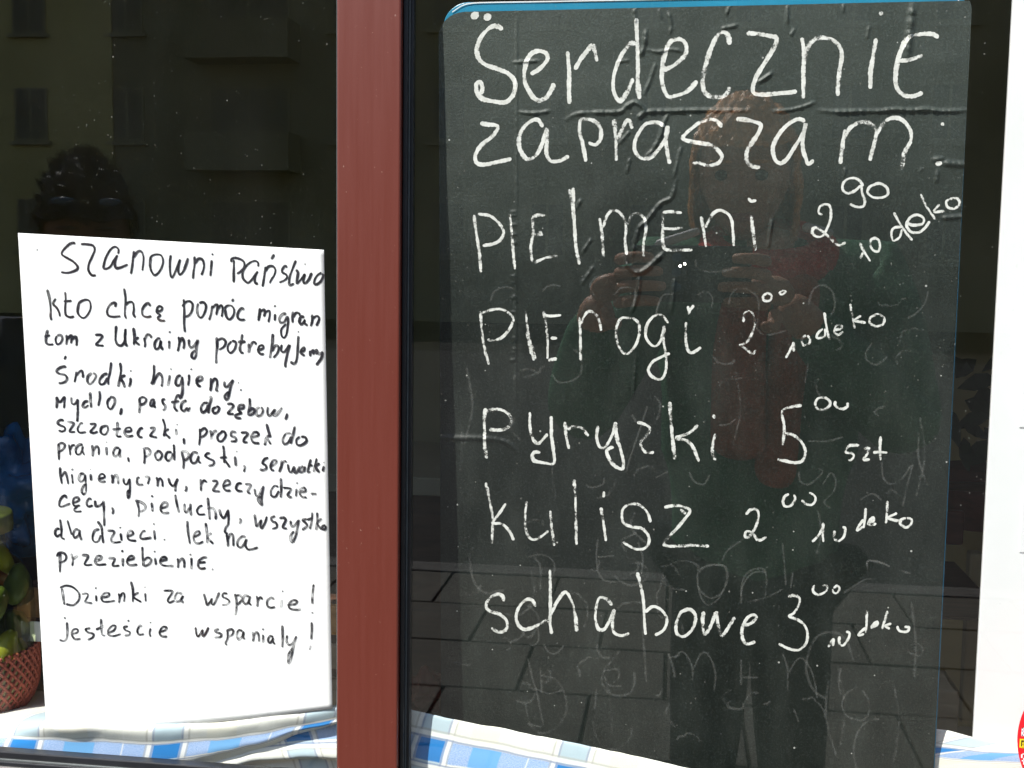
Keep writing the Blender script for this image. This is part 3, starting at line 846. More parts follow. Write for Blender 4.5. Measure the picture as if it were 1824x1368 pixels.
(40,830,4.2,"""380 880 380 980 380 1080
345 920 370 880 420 885 445 920 430 960 375 985
495 890 510 950 505 1015
510 950 550 920 560 935
600 905 650 905 665 920 630 990 650 1005 710 1000
735 965 800 940 795 915 760 915 735 960 760 1000 830 1000 850 995
870 935 920 935 935 950 915 1010 985 1012
1015 930 1020 1020
1000 860 1025 868
1060 960 1130 940 1120 915 1085 920 1060 970 1090 1005 1165 1000
1215 820 1220 920 1230 1020
1230 960 1270 930 1305 950 1290 990 1235 1020
1345 930 1355 1005
1335 862 1350 875
1395 965 1460 950 1450 925 1415 930 1395 975 1430 1010 1535 1015
1575 935 1580 980 1578 1035
1580 980 1620 940 1640 970 1640 1035
1715 930 1715 1050
1695 895 1712 905
1876 930 1831 930 1791 960 1781 1010 1806 1040 1861 1035
1786 980 1861 975
1921 1045 1936 1055"""),
(40,1010,3.7,"""400 215 410 290 425 385
380 210 440 188 510 205 570 260 575 320 540 370 500 388 440 375
600 275 650 268 665 290 635 350 660 360 710 370
745 285 750 350
738 210 750 218
800 310 870 295 875 265 830 265 800 310 820 350 880 350 940 340
975 265 985 310 978 365
985 310 1015 265 1035 280 1030 355
1100 145 1120 230 1120 355
1180 255 1125 300 1205 355
1245 265 1250 350
1238 200 1250 212
1430 240 1510 240 1520 260 1475 330 1490 360 1540 340
1620 270 1570 260 1545 310 1560 350 1600 340 1630 290 1610 330 1635 365
1841 270 1861 340 1876 385 1906 350 1921 320 1921 370 1941 380 1976 310 1996 255
2081 270 2041 265 2031 300 2081 325 2101 350 2076 380 2021 385
2156 270 2171 340 2171 420 2161 490
2166 290 2206 285 2226 320 2196 370 2171 375
2306 300 2256 290 2236 340 2266 375 2296 350 2311 300 2296 350 2321 390
2376 290 2386 340 2381 405
2386 340 2416 305 2436 330
2556 330 2526 310 2486 340 2486 390 2516 412 2566 405
2631 330 2631 370 2626 415
2636 240 2646 250
2686 385 2766 375 2786 345 2746 335 2706 370 2706 410 2746 430 2831 432
2956 175 2946 250 2941 330 2944 375
2940 455 2944 470"""),
(40,1010,3.7,"""450 560 455 640 450 720 420 750 375 738
420 515 440 520
505 680 560 660 555 630 515 635 500 680 530 730 590 730
690 620 640 630 660 660 720 680 710 715 660 740
795 525 800 600 805 680 840 700
745 635 830 598
870 670 930 640 945 600 910 595 870 640 870 685 920 700 1000 680
1070 600 1030 610 1045 640 1090 660 1080 690 1035 695
1075 535 1075 555
1215 600 1185 600 1165 650 1185 685 1235 680
1300 620 1290 670 1300 710
1295 560 1302 570
1380 665 1450 640 1460 610 1420 610 1390 660 1410 700 1470 708
1756 610 1766 680 1781 705 1811 665 1826 640 1826 690 1841 700 1871 650 1886 610
1996 630 1956 640 1966 660 2016 680 2006 710 1946 715
2081 640 2081 720 2061 770 2076 795
2066 650 2116 630 2141 650 2126 690 2076 710
2236 650 2196 640 2176 690 2196 735 2236 700 2246 660 2236 700 2256 735
2336 655 2346 710 2336 755
2346 700 2376 660 2396 690 2401 760
2441 685 2444 770
2434 625 2451 638
2546 710 2511 700 2491 745 2516 770 2546 720 2541 750 2561 785
2636 590 2641 700 2638 815
2686 690 2681 750 2706 790 2746 770 2781 700
2781 700 2756 790 2736 880 2706 975 2696 900 2721 850 2761 790
2936 560 2936 640 2931 735
2926 795 2914 840"""),
]
def lines_of(txt, ox, oy, k):
    out = []
    for ln in txt.strip().split('\n'):
        a = np.array([float(q) for q in ln.split()]).reshape(-1, 2)
        out.append(a/k+np.array([ox, oy]))
    return out
def ribbon_mesh(name, strokes, width, surf, mat, parent, lift, jit=.10, press=None, caps=True, dry=.0):
    """flat strokes laid on a surface; width in photo pixels"""
    V = []; Fc = []; UV = []
    for si, pts in enumerate(strokes):
        s = spline(pts, 1.3); m_ = len(s)
        if m_ < 3: s = spline(pts, .4); m_ = len(s)
        if m_ < 2: continue
        s = s + np.stack([np.array([mnoise.noise(Vector((p[0]*.06, p[1]*.06, 3+q))) for p in s]) for q in (0, 5)], 1)*.35
        tg = np.gradient(s, axis=0); tg /= (np.linalg.norm(tg, axis=1, keepdims=True)+1e-9); nr = np.stack([-tg[:, 1], tg[:, 0]], 1)
        cum = np.concatenate([[0], np.cumsum(np.linalg.norm(np.diff(s, axis=0), axis=1))]); L = cum[-1]
        base_p = (press if press is not None else .62) + random.uniform(-.10, .12)
        for i in range(m_):
            w = width*.5*(1+.42*mnoise.noise(Vector((cum[i]*.045, si*3.1, 0)))+.16*mnoise.noise(Vector((cum[i]*.4, si*3.1, 4))))
            e = min(cum[i], L-cum[i]); 
            if caps and e < w: w *= math.sqrt(max(.12, 1-(1-e/w)**2))
            pr = base_p + .28*mnoise.noise(Vector((cum[i]*.035, si*7.7, 1)))
            cols = (-1, -.35, .35, 1)
            for q in cols:
                ww = w*(1+jit*random.uniform(-1, 1)) if abs(q) == 1 else w
                p = s[i]+nr[i]*ww*q
                V.append(surf(p[0], p[1], lift+si*.000006)); UV.append((q, pr))
            if i:
                b = len(V)-4; a = b-4
                for q in range(3): Fc.append((a+q, a+q+1, b+q+1, b+q))
    return mesh(name, V, Fc, mat, parent, UV)
# ------------------------------------------------------------------ setting outside: pavement, street, building across
TOPZ = P(900, 1372, 0).z
gr = box('ground', (-60, -90, -.30), (60, -.02, -.055), M['joint'], None); tag(gr, kind='structure')
pave = box('pavement', (-9, -4.55, -.055), (9, -.03, -.012), M['joint'], None); tag(pave, kind='structure')
slab0 = None; sx, sy = .50, .50
for j in range(9):
    for i in range(20):
        x = -5+i*sx+(.0 if j % 2 else .25); y = -.06-sy*(j+1)+.01
        if slab0 is None:
            slab0 = box('slab', (-.244, -.244, -.02), (.244, .244, 0), M['paving'], pave, .005); s = slab0
        else:
            s = slab0.copy(); COL.objects.link(s); s.parent = pave
        s.location = (x, y+.25, .004*mnoise.noise(Vector((x*3, y*3, 0)))); s.rotation_euler = (random.uniform(-.003, .003), random.uniform(-.003, .003), random.uniform(-.004, .004))
kerb = box('kerb', (-30, -4.72, -.055), (30, -4.56, .004), M['kerb'], None, .01); tag(kerb, kind='structure')
road = box('road', (-60, -20, -.054), (60, -4.74, -.048), M['asphalt'], None); tag(road, kind='structure')
FY = 31.5
bld = thing('apartment_building', (0, -FY, 0), 'long ochre and grey apartment block across the street, mirrored in the window glass', 'building')
def V_(px, py): p = P(px, py, FY); return p.x, p.z
xs = V_(202, 300)[0]
box('wall', (-60, -FY-9, -.05), (xs, -FY, 13.4), M['facade_ochre'], bld)
box('wall', (xs+.002, -FY-9.1, -.05), (45, -FY-.12, 13.2), M['facade_grey'], bld)
box('roof', (-60.4, -FY-9.4, 13.42), (45.4, -FY+.3, 13.8), M['dark_wood'], bld)
def far_window(x0, x1, z0, z1, y):
    f = box('window', (x0, y+.002, z0), (x1, y+.05, z1), M['trim'], bld); m_ = (x0+x1)/2
    for a, b in ((x0+.07, m_-.04), (m_+.04, x1-.07)):
        box('pane', (a, y+.051, z0+.07), (b, y+.056, z1-.07), M['dark_glass'], f)
    s = box('sill', (x0-.12, y+.002, z0-.12), (x1+.12, y+.16, z0-.02), M['trim'], f)
zrow = [V_(50, 60)[1], V_(50, 251)[1], V_(50, 446)[1]]; zrow = [zrow[0]+3, *zrow] if zrow[0]+3 < 11.5 else zrow
for c, px in enumerate((-290, -120, 53, 222)):
    for z in zrow:
        x = V_(px, 60)[0]; far_window(x-.5, x+.5, z, z+1.5, -FY if x < xs else -FY-.12)
for px in (620, 800, 980, 1160, 1340, 1520, 1700, 1880):
    for z in zrow: x = V_(px, 60)[0]; far_window(x-.5, x+.5, z, z+1.5, -FY-.12)
x0, x1 = V_(351, 60)[0], V_(533, 60)[0]
for z in zrow:
    b = box('balcony', (x0, -FY-.11, z-.9), (x1, -FY+1.0, z+.15), M['facade_grey'], bld)
    far_window(x0+.3, x1-.3, z+.16, z+1.5, -FY-.12)

# ------------------------------------------------------------------ own wall, room
XL, XR = P(-420, 700).x, P(2250, 700).x
XM0, XM1 = P(603, 0, -.016), P(714, 0, -.016)
mxl = (P(603, 0, -.016).x+P(597, 1368, -.016).x)/2; mxr = (P(714, 0, -.016).x+P(708, 1368, -.016).x)/2
SILL = P(0, 1352, 0).z                      # level of the display sill behind the glass
ZB = P(200, 1352, -.006).z; ZT = 2.35
wl = thing('shop_wall', (0, .1, 0), 'pale rendered shop wall around the brown window frame', 'wall')
box('wall_panel', (-9, -.03, -.05), (XL-.06, .30, 3.4), M['own_wall'], wl)
box('wall_panel', (XR+.06, -.03, -.05), (9, .30, 3.4), M['own_wall'], wl)
box('wall_panel', (XL-.058, -.03, ZT+.06), (XR+.058, .30, 3.4), M['own_wall'], wl)
box('wall_panel', (XL-.058, -.03, -.05), (XR+.058, .0, ZB-.09), M['own_wall'], wl)
rm = box('room_back_wall', (-2.6, 2.1, -.05), (2.6, 2.2, 2.7), M['room_wall']); tag(rm, kind='structure')
tag(box('room_side_wall', (-2.7, .3, -.05), (-2.6, 2.2, 2.7), M['room_dark']), kind='structure')
tag(box('room_side_wall', (2.6, .3, -.05), (2.7, 2.2, 2.7), M['room_dark']), kind='structure')
tag(box('room_ceiling', (-2.7, .3, 2.7), (2.7, 2.2, 2.8), M['room_dark']), kind='structure')
tag(box('room_floor', (-2.7, .02, -.1), (2.7, 2.2, -.02), M['room_floor']), kind='structure')
sill = box('display_sill', (XL-.05, .012, SILL-.04), (XR+.05, .205, SILL-.0012), M['sill_wood'], None, .003)
tag(sill, 'wooden display ledge behind the window glass under the plaid cloth', 'ledge')
box('sill_front', (XL-.05, .018, .0), (XR+.05, .034, SILL-.042), M['room_dark'], sill)

# ------------------------------------------------------------------ window frame
win = thing('shop_window', (0, 0, ZB), 'shop window with brick red painted metal frame and black rubber seals', 'window')
box('mullion', (mxl, -.016, ZB-.09), (mxr, .006, ZT), M['red_paint'], win, .0012)
g0 = mxr+.0004
box('gasket', (g0, -.011, ZB-.09), (g0+.0030, .0, ZT), M['gasket'], win, .0006)
box('gasket', (g0+.0030, -.0072, ZB-.09), (g0+.0040, .0, ZT), M['grey_strip'], win, .0003)
box('gasket', (g0+.0041, -.0066, ZB-.09), (g0+.0062, .0, ZT), M['gasket'], win, .0004)
box('gasket', (mxl-.0021, -.0085, ZB-.02), (mxl-.0003, .0, ZT), M['gasket'], win, .0004)
box('gasket', (mxl-.0028, -.0072, ZB-.02), (mxl-.0022, .0, ZT), M['grey_strip'], win, .0002)
zt = P(200, 1352, -.008).z                   # left pane bottom bead
box('glazing_bead', (XL, -.0095, zt-.0052), (mxl-.0029, .0, zt), M['gasket'], win, .0008)
box('glazing_bead', (XL, -.0105, zt-.0068), (mxl-.0029, .0, zt-.0053), M['grey_strip'], win, .0003)
box('glazing_bead', (XL, -.0115, zt-.0105), (mxl-.0029, .0, zt-.0069), M['gasket'], win, .0008)
box('bottom_rail', (XL, -.014, ZB-.09), (mxl-.0029, .0, zt-.0106), M['rail_metal'], win, .001)
box('bottom_rail', (g0+.0063, -.014, ZB-.09), (XR, .0, P(1200, 1430, 0).z), M['rail_metal'], win, .001)
box('jamb', (XL-.055, -.016, ZB-.09), (XL-.0002, .006, ZT), M['red_paint'], win, .0012)
box('jamb', (XR+.0002, -.016, ZB-.09), (XR+.055, .006, ZT), M['red_paint'], win, .0012)
box('top_rail', (XL-.055, -.016, ZT+.0002), (XR+.055, .006, ZT+.055), M['red_paint'], win, .0012)
box('glass_pane', (XL, -.0062, zt-.0104), (mxl-.0003, -.0022, ZT), M['glass'], win)
box('glass_pane', (mxr+.0003, -.0062, ZB-.07), (XR, -.0022, ZT), M['glass'], win)
# ------------------------------------------------------------------ chalkboard
BT, BB = .010, .030                          # depth of its face at the top and at the bottom of the picture
zt_, zb_ = P(1250, 0, .01).z, P(1250, 1368, .03).z
slope = (BB-BT)/(zb_-zt_)
def board_ray(px, py):
    r = R @ np.array([px-912.0, py-684.0, F])
    # plane y = BT + slope*(z-zt_)
    t_ = (BT+slope*(CAM[2]-zt_)-CAM[1])/(r[1]-slope*r[2])
    return CAM+r*t_
NX, NY = 560, 780
px0, px1, py0, py1 = 776.0, 1740.0, -8.0, 1436.0
GX, GY = np.meshgrid(np.linspace(px0, px1, NX), np.linspace(py0, py1, NY))
H = np.zeros_like(GX)
def add_ridge(H, pts, h, w):
    s = spline(pts, 2.0); k = len(s)
    for i in range(k-1):
        a, b = s[i], s[i+1]; rr = w*3.2
        ix0 = max(0, int((min(a[0], b[0])-rr-px0)/(px1-px0)*(NX-1))); ix1 = min(NX, int((max(a[0], b[0])+rr-px0)/(px1-px0)*(NX-1))+2)
        iy0 = max(0, int((min(a[1], b[1])-rr-py0)/(py1-py0)*(NY-1))); iy1 = min(NY, int((max(a[1], b[1])+rr-py0)/(py1-py0)*(NY-1))+2)
        if ix0 >= ix1 or iy0 >= iy1: continue
        X, Y = GX[iy0:iy1, ix0:ix1], GY[iy0:iy1, ix0:ix1]; d = b-a; L = d.dot(d)+1e-9
        tt = np.clip(((X-a[0])*d[0]+(Y-a[1])*d[1])/L, 0, 1); dd = np.hypot(X-a[0]-tt*d[0], Y-a[1]-tt*d[1])
        env = min(1, .25+min(i, k-1-i)/max(1, k)*5)
        H[iy0:iy1, ix0:ix1] = np.maximum(H[iy0:iy1, ix0:ix1], h*env*np.exp(-(dd/w)**2)*(1+.8*mnoise.noise(Vector((i*.35, h*9e3, a[0]*.01)))))
for (ox, oy, h, w, ln) in WRINKLES:
    for pts in lines_of(ln, ox, oy, KB): add_ridge(H, pts, h*.0019, w*.85)
for _ in range(520):                         # little air bubbles under the film
    x = random.uniform(785, 1725); y = 8+abs(random.gauss(0, 230)) if random.random() < .8 else random.uniform(0, 1368)
    r = random.uniform(1.2, 2.9); add_ridge(H, np.array([[x, y], [x+random.uniform(-3, 3), y+random.uniform(-3, 3)]]), random.uniform(.0002, .0005), r)
for yy in (378, 384, 401, 417, 433, 492, 498, 503, 528, 531, 556, 602, 606, 622, 628, 642):      # air pockets along the seam of the sheet
    a = random.uniform(4, 9); add_ridge(H, np.array([[917-a, yy], [918, yy+random.uniform(-1, 1)]], float), .0007, 2.6)
X_, Y_ = GX*.01, GY*.01
H += .00028*np.sin(X_*1.7+np.sin(Y_*2.1)*1.3)*np.cos(Y_*1.9+np.sin(X_*1.1))+.00009*np.sin(X_*5.3+Y_*3.1)*np.sin(Y_*6.1-X_*2.2)
for _ in range(16):
    cx, cy, rr = random.uniform(790, 1720), random.uniform(0, 560), random.uniform(25, 75); H += random.uniform(-.00035, .00045)*np.exp(-(((GX-cx)/rr)**2+((GY-cy)/(rr*.6))**2))
def hgt(px, py):
    i = (px-px0)/(px1-px0)*(NX-1); j = (py-py0)/(py1-py0)*(NY-1); i = min(max(i, 0), NX-1.001); j = min(max(j, 0), NY-1.001)
    a, b = int(i), int(j); u, v = i-a, j-b
    return (H[b, a]*(1-u)+H[b, a+1]*u)*(1-v)+(H[b+1, a]*(1-u)+H[b+1, a+1]*u)*v
bn = np.array([0, -1, slope]); bn /= np.linalg.norm(bn)          # towards the viewer
def on_board(px, py, lift=0.0): return Vector(board_ray(px, py)+bn*(hgt(px, py)+lift))
board = thing('chalkboard', on_board(1225, 1420), 'black chalkboard menu with white Polish handwriting and wrinkled film, blue rim', 'chalkboard')
# outline of the film with rounded corners, as a mask on the grid
def left_edge(y):  return 781+5*y/1368 + (0 if y > 60 else 0)
def right_edge(y): return 1733-66*y/1316
def top_edge(x):   return 22-(x-785)*.0225
rays = np.stack([GX-912.0, GY-684.0, np.full_like(GX, F)], -1) @ R.T
tt = (BT+slope*(CAM[2]-zt_)-CAM[1])/(rays[..., 1]-slope*rays[..., 2])
PT = CAM+rays*tt[..., None]+bn*H[..., None]
# snap the grid onto the outline: squeeze each row between its left and right edge
def row_limits(y):
    l, r = left_edge(y), right_edge(y)
    ty_l, ty_r = top_edge(l), top_edge(r)
    RL, RR = 46.0, 40.0
    d = y-ty_l
    if d < RL: l += RL-math.sqrt(max(0, RL*RL-(RL-max(d, 0))**2))
    d = y-ty_r
    if d < RR: r -= RR-math.sqrt(max(0, RR*RR-(RR-max(d, 0))**2))
    return l, r
VV = np.zeros((NY, NX, 3)); sidx = np.linspace(0, 1, NX)
for j in range(NY):
    f = j/(NY-1); yy = f*1434            # rows run from the top edge down
    l, r = row_limits(22+yy)
    xs_ = l+(r-l)*sidx; te = np.array([top_edge(x) for x in xs_]); ys_ = te+(1430-te)*f
    i = (xs_-px0)/(px1-px0)*(NX-1); jj = (ys_-py0)/(py1-py0)*(NY-1); a = np.clip(i.astype(int), 0, NX-2); b = np.clip(jj.astype(int), 0, NY-2); u = i-a; v = jj-b
    h_ = (H[b, a]*(1-u)+H[b, a+1]*u)*(1-v)+(H[b+1, a]*(1-u)+H[b+1, a+1]*u)*v
    ry = np.stack([xs_-912.0, ys_-684.0, np.full_like(xs_, F)], -1) @ R.T
    tq = (BT+slope*(CAM[2]-zt_)-CAM[1])/(ry[:, 1]-slope*ry[:, 2]); VV[j] = CAM+ry*tq[:, None]+bn*h_[:, None]
me = bpy.data.meshes.new('film'); nv = NX*NY
idx = np.arange(nv).reshape(NY, NX); q = np.stack([idx[:-1, :-1], idx[1:, :-1], idx[1:, 1:], idx[:-1, 1:]], -1).reshape(-1, 4)
me.vertices.add(nv); me.vertices.foreach_set('co', VV.reshape(-1)); me.loops.add(q.size); me.loops.foreach_set('vertex_index', q.reshape(-1).astype(np.int32))
me.polygons.add(len(q)); me.polygons.foreach_set('loop_start', np.arange(0, q.size, 4, dtype=np.int32)); me.polygons.foreach_set('use_smooth', [True]*len(q))
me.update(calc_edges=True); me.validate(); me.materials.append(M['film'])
film_o = bpy.data.objects.new('film', me); COL.objects.link(film_o); film_o.parent = board; film_o.matrix_parent_inverse = board.matrix_basis.inverted()
# rigid blue plastic panel behind the film
def panel(name, pts, d0, d1, mat):
    v = [Vector(board_ray(*p)-bn*d0) for p in pts]+[Vector(board_ray(*p)-bn*d1) for p in pts]; n = len(pts)
    f = [tuple(range(n)), tuple(range(2*n-1, n-1, -1))]+[(i, i+n, (i+1) % n+n, (i+1) % n) for i in range(n)]
    o = mesh(name, v, f, mat, board); bm = bmesh.new(); bm.from_mesh(o.data); bmesh.ops.recalc_face_normals(bm, faces=bm.faces); bm.to_mesh(o.data); bm.free(); return bevel(o, .0004)
def arc(cx, cy, r, a0, a1, n=9): return [(cx+r*math.cos(math.radians(a0+(a1-a0)*i/n)), cy-r*math.sin(math.radians(a0+(a1-a0)*i/n))) for i in range(n+1)]
panel('backing_panel', arc(836, 51, 48, 180, 92)+[(1000, 4), (1300, -2), (1600, -9)]+arc(1691, 28, 40, 88, 0)+[(1709, 500), (1684.3, 1000), (1663, 1428), (790, 1428), (787, 700)], .0014, .0042, M['blue_plastic'])
rim = [(805, 21), (822, 10), (840, 5.2), (880, 3.6), (1000, 1.6), (1300, -4.0), (1690, -11), (1705, -3), (1712, 6)]
V = []; Fc = []
rs = spline(rim, 4)
for i, p in enumerate(rs):
    for dy, dd in ((-1.0, -.0003), (1.2, -.0001)): V.append(Vector(board_ray(p[0], p[1]+dy)+bn*(-.0012+.0004)))
    if i: b = len(V)-2; Fc.append((b-2, b-1, b+1, b))
mesh('rim_line', V, Fc, M['white_plastic'], board)
for wi, (ox, oy, w, txt) in enumerate(BOARD_WORDS):
    ribbon_mesh('chalk_lettering', lines_of(txt, ox, oy, KB), w*1.17, on_board, M['chalk'], board, .00014, .14, press=.66 if wi < 2 or wi in (3, 9, 10, 11) else .55)
gh = []
for (ox, oy, txt) in GHOST: gh += lines_of(txt, ox, oy, KB)
ribbon_mesh('erased_lettering', gh, 4.6, on_board, M['ghost'], board, .00011, .3, press=.58); gh = []
for _ in range(48):                          # wiped loops and strokes of older menus
    x, y = random.uniform(810, 1640), random.choice((random.uniform(500, 1380), random.uniform(950, 1340))); rr = random.uniform(8, 42); a0 = random.uniform(0, 6.28); sp_ = random.uniform(1.2, 4.8); q = random.uniform(.5, 1.6)
    gh.append(np.array([[x+rr*math.cos(a0+sp_*i/7)+random.uniform(-2, 2), y+q*rr*math.sin(a0+sp_*i/7)+random.uniform(-2, 2)] for i in range(8)]))
for _ in range(18):
    x, y = random.uniform(820, 1640), random.uniform(640, 1300); L = random.uniform(40, 150); gh.append(np.array([[x, y], [x+random.uniform(-8, 14), y+L*.5], [x+random.uniform(-10, 22), y+L]]))
ribbon_mesh('chalk_smears', gh, 6.0, on_board, M['ghost'], board, .00009, .3, press=.42)
ribbon_mesh('chalk_dots', [np.array(q, float) for q in ([[843, 22], [846, 27], [851, 32]], [[865, 25], [868, 30], [872, 36]])], 15, on_board, M['chalk'], board, .0002, .05, press=.9)
# ------------------------------------------------------------------ paper notice
TL, TR, BL, BR = np.array([32., 415]), np.array([577., 445]), np.array([83., 1304]), np.array([592., 1262])
def paper_y(px, py): f = (py-415)/880; return .0012+.0004*math.sin(px*.013+py*.004)+.0003
def on_paper(px, py, lift=0.0): return P(px, py, paper_y(px, py)-lift)
paper = thing('paper_notice', P(320, 1285, .004), 'white paper notice with black marker handwriting taped inside the left window pane', 'notice')
n1, n2 = 60, 90; V = []; Fc = []
for j in range(n2+1):
    for i in range(n1+1):
        u, v = i/n1, j/n2; p = (TL*(1-u)+TR*u)*(1-v)+(BL*(1-u)+BR*u)*v; p = p+np.array([0, 7*math.sin(u*math.pi)*v**4])
        V.append(on_paper(p[0], p[1]))
        if i and j: a = j*(n1+1)+i; Fc.append((a, a-1, a-n1-2, a-n1-1))
sh = mesh('sheet', V, Fc, M['paper'], paper, smooth=True); sm_ = sh.modifiers.new('solid', 'SOLIDIFY'); sm_.thickness = .00012; sm_.offset = 1
for wi, (ox, oy, w, txt) in enumerate(PAPER_WORDS):
    ribbon_mesh('ink_lettering', lines_of(txt, ox, oy, KP), w*1.02, on_paper, M['ink'], paper, .00028, .03, press=.66-.022*wi)

# ------------------------------------------------------------------ tablecloth
cloth = thing('tablecloth', (P(300, 1392, .05).x, .1, SILL), 'blue and white plaid tablecloth bunched along the bottom of the window', 'tablecloth')
def loft(name, rows, nx=150, ny=14, flut=.0):
    """rows: list of (v, [(px,py,Y)...]); u is measured along the first row"""
    R3 = []
    for v, pts in rows:
        q = [P(*p) for p in pts]; R3.append((v, q))
    cr = [np.array([[p.x, p.y, p.z] for p in q]) for v, q in R3]
    dense = []
    for c in cr:
        tq = np.linspace(0, len(c)-1, nx); ext = np.vstack([2*c[0]-c[1], c, 2*c[-1]-c[-2]]); out = []
        for t_ in tq:
            i = min(int(t_), len(c)-2); f = t_-i; a, b, d, e = ext[i:i+4]
            out.append(.5*((2*b)+(d-a)*f+(2*a-5*b+4*d-e)*f*f+(3*b-a-3*d+e)*f**3))
        dense.append(np.array(out))
    D = np.array(dense); vs = np.array([v for v, _ in R3]); k = len(vs); G = []; UV = []
    ext = np.concatenate([2*D[:1]-D[1:2], D, 2*D[-1:]-D[-2:-1]], 0)
    m_ = (k-1)*ny+1
    for jj in range(m_):
        t_ = jj/ny; i = min(int(t_), k-2); f = t_-i; a, b, d, e = ext[i:i+4]
        row = .5*((2*b)+(d-a)*f+(2*a-5*b+4*d-e)*f*f+(3*b-a-3*d+e)*f**3)
        G.append(row); v = vs[i]*(1-f)+vs[i+1]*f
        for x in row: UV.append((x[0], v))
    G = np.array(G).reshape(-1, 3)
    for g in G: 
        n1_ = mnoise.noise(Vector(g)*38)*.0012+mnoise.noise(Vector(g)*110)*.0004; g[2] += n1_; g[1] += n1_*.2
    Fc = [(j*nx+i, j*nx+i+1, (j+1)*nx+i+1, (j+1)*nx+i) for j in range(m_-1) for i in range(nx-1)]
    o = mesh(name, G, Fc, M['cloth'], cloth, smooth=True, uvs=UV)
    s_ = o.modifiers.new('solid', 'SOLIDIFY'); s_.thickness = .0006
    return o, UV
cx = [-260, -100, 0, 100, 200, 300, 400, 470, 530, 597, 640]
def row(ys, Y): return [(x, y, Yq) for x, y, Yq in zip(cx, ys, Y if hasattr(Y, '__len__') else [Y]*len(cx))]
oA, uvA = loft('cloth_fold', [
 (.066, row([1226, 1228, 1230, 1232, 1236, 1242, 1250, 1256, 1259, 1262, 1262], .130)), (.046, row([1252, 1253, 1254, 1254, 1256, 1258, 1260, 1260, 1259, 1258, 1258], [.096]*4+[.07, .055, .05, .045, .04, .035, .035])),
 (.022, row([1282, 1283, 1284, 1284, 1286, 1288, 1284, 1276, 1268, 1258, 1254], [.06, .055, .03, .0045, .0036, .0034, .0034, .0036, .0045, .006, .009])),
 (.000, row([1310, 1312, 1316, 1319, 1323, 1324, 1317, 1307, 1293, 1280, 1272], [.018, .014, .009, .0040, .0034, .0033, .0033, .0036, .0045, .006, .009])),
 (-.015, row([1334, 1336, 1339, 1345, 1350, 1351, 1336, 1321, 1301, 1286, 1277], [.0085, .007, .0055, .0038, .0033, .0033, .0034, .0038, .0048, .0065, .009])),
 (-.030, row([1350, 1352, 1356, 1362, 1368, 1368, 1348, 1330, 1306, 1289, 1280], [.0055]*6+[.008, .010, .012, .015, .017])),
 (-.055, row([1395, 1395, 1396, 1398, 1398, 1396, 1372, 1346, 1320, 1300, 1288], [.0055]*6+[.018, .022, .026, .03, .03]))])
oB, uvB = loft('cloth_fold', [
 (.012, row([1392]*5+[1380, 1340, 1312, 1296, 1280, 1270], .026)), (.000, row([1392]*5+[1376, 1336, 1312, 1298, 1286, 1280], .016)),
 (-.015, row([1398]*5+[1386, 1350, 1326, 1320, 1317, 1315], .011)), (-.027, row([1402]*5+[1392, 1366, 1350, 1346, 1348, 1350], .008)),
 (-.031, row([1406]*5+[1396, 1372, 1356, 1350, 1352, 1355], .014)), (-.040, row([1412]*5+[1402, 1380, 1366, 1358, 1360, 1362], .018)),
 (-.060, row([1425]*11, .014))])
cx = [690, 725, 767, 850, 950, 1050, 1150, 1250, 1350, 1450]
te = [1261, 1268, 1277, 1293, 1313, 1334, 1356, 1377, 1396, 1410]
def rw(d, Y): return [(x, y+d, Y) for x, y in zip(cx, te)]
oC, uvC = loft('cloth_fold', [(.0185, rw(7, .0125)), (.0155, rw(1, .0105)), (.0142, rw(0, .0085)), (.0, rw(38, .007)), (-.0150, rw(77, .0055)), (-.045, rw(155, .006))])
cx = [1655, 1680, 1700, 1740, 1780, 1824, 1900, 2050]
def rd(y, Y): return [(x, q, Y) for x, q in zip(cx, y)]
oD, uvD = loft('cloth_fold', [
 (.030, rd([1340, 1342, 1345, 1350, 1352, 1354, 1356, 1360], .0428)), (.022, rd([1299, 1301, 1305, 1315, 1322, 1325, 1328, 1332], .0405)),
 (.010, rd([1312, 1315, 1318, 1325, 1330, 1333, 1337, 1340], .038)), (.000, rd([1329, 1331, 1333, 1337, 1340, 1342, 1346, 1350], .0365)),
 (-.015, rd([1343, 1347, 1349, 1352, 1354, 1356, 1360, 1364], .0355)), (-.060, rd([1384, 1386, 1388, 1390, 1392, 1394, 1396, 1398], .0345))])
def set_u(o, uv, a, b, slant=0):              # bring the vertical bands where they are on the cloth: px a..b spans .020..-.0365 of the repeat
    xa = P(a, 1320, .02).x; xb = P(b, 1320, .02).x; k = .0165/(xb-xa) if b > a else 1
    l = o.data.uv_layers[0].data; arr = np.zeros(len(l)*2, dtype=np.float32); l.foreach_get('uv', arr); arr = arr.reshape(-1, 2)
    arr[:, 0] = (arr[:, 0]-xa)*k+slant*arr[:, 1]; l.foreach_set('uv', arr.ravel())
set_u(oA, uvA, 40, 85, -.15); set_u(oB, uvB, 507, 550, .3); set_u(oC, uvC, 757, 800, -.25); set_u(oD, uvD, 1672, 1722, -1.3)
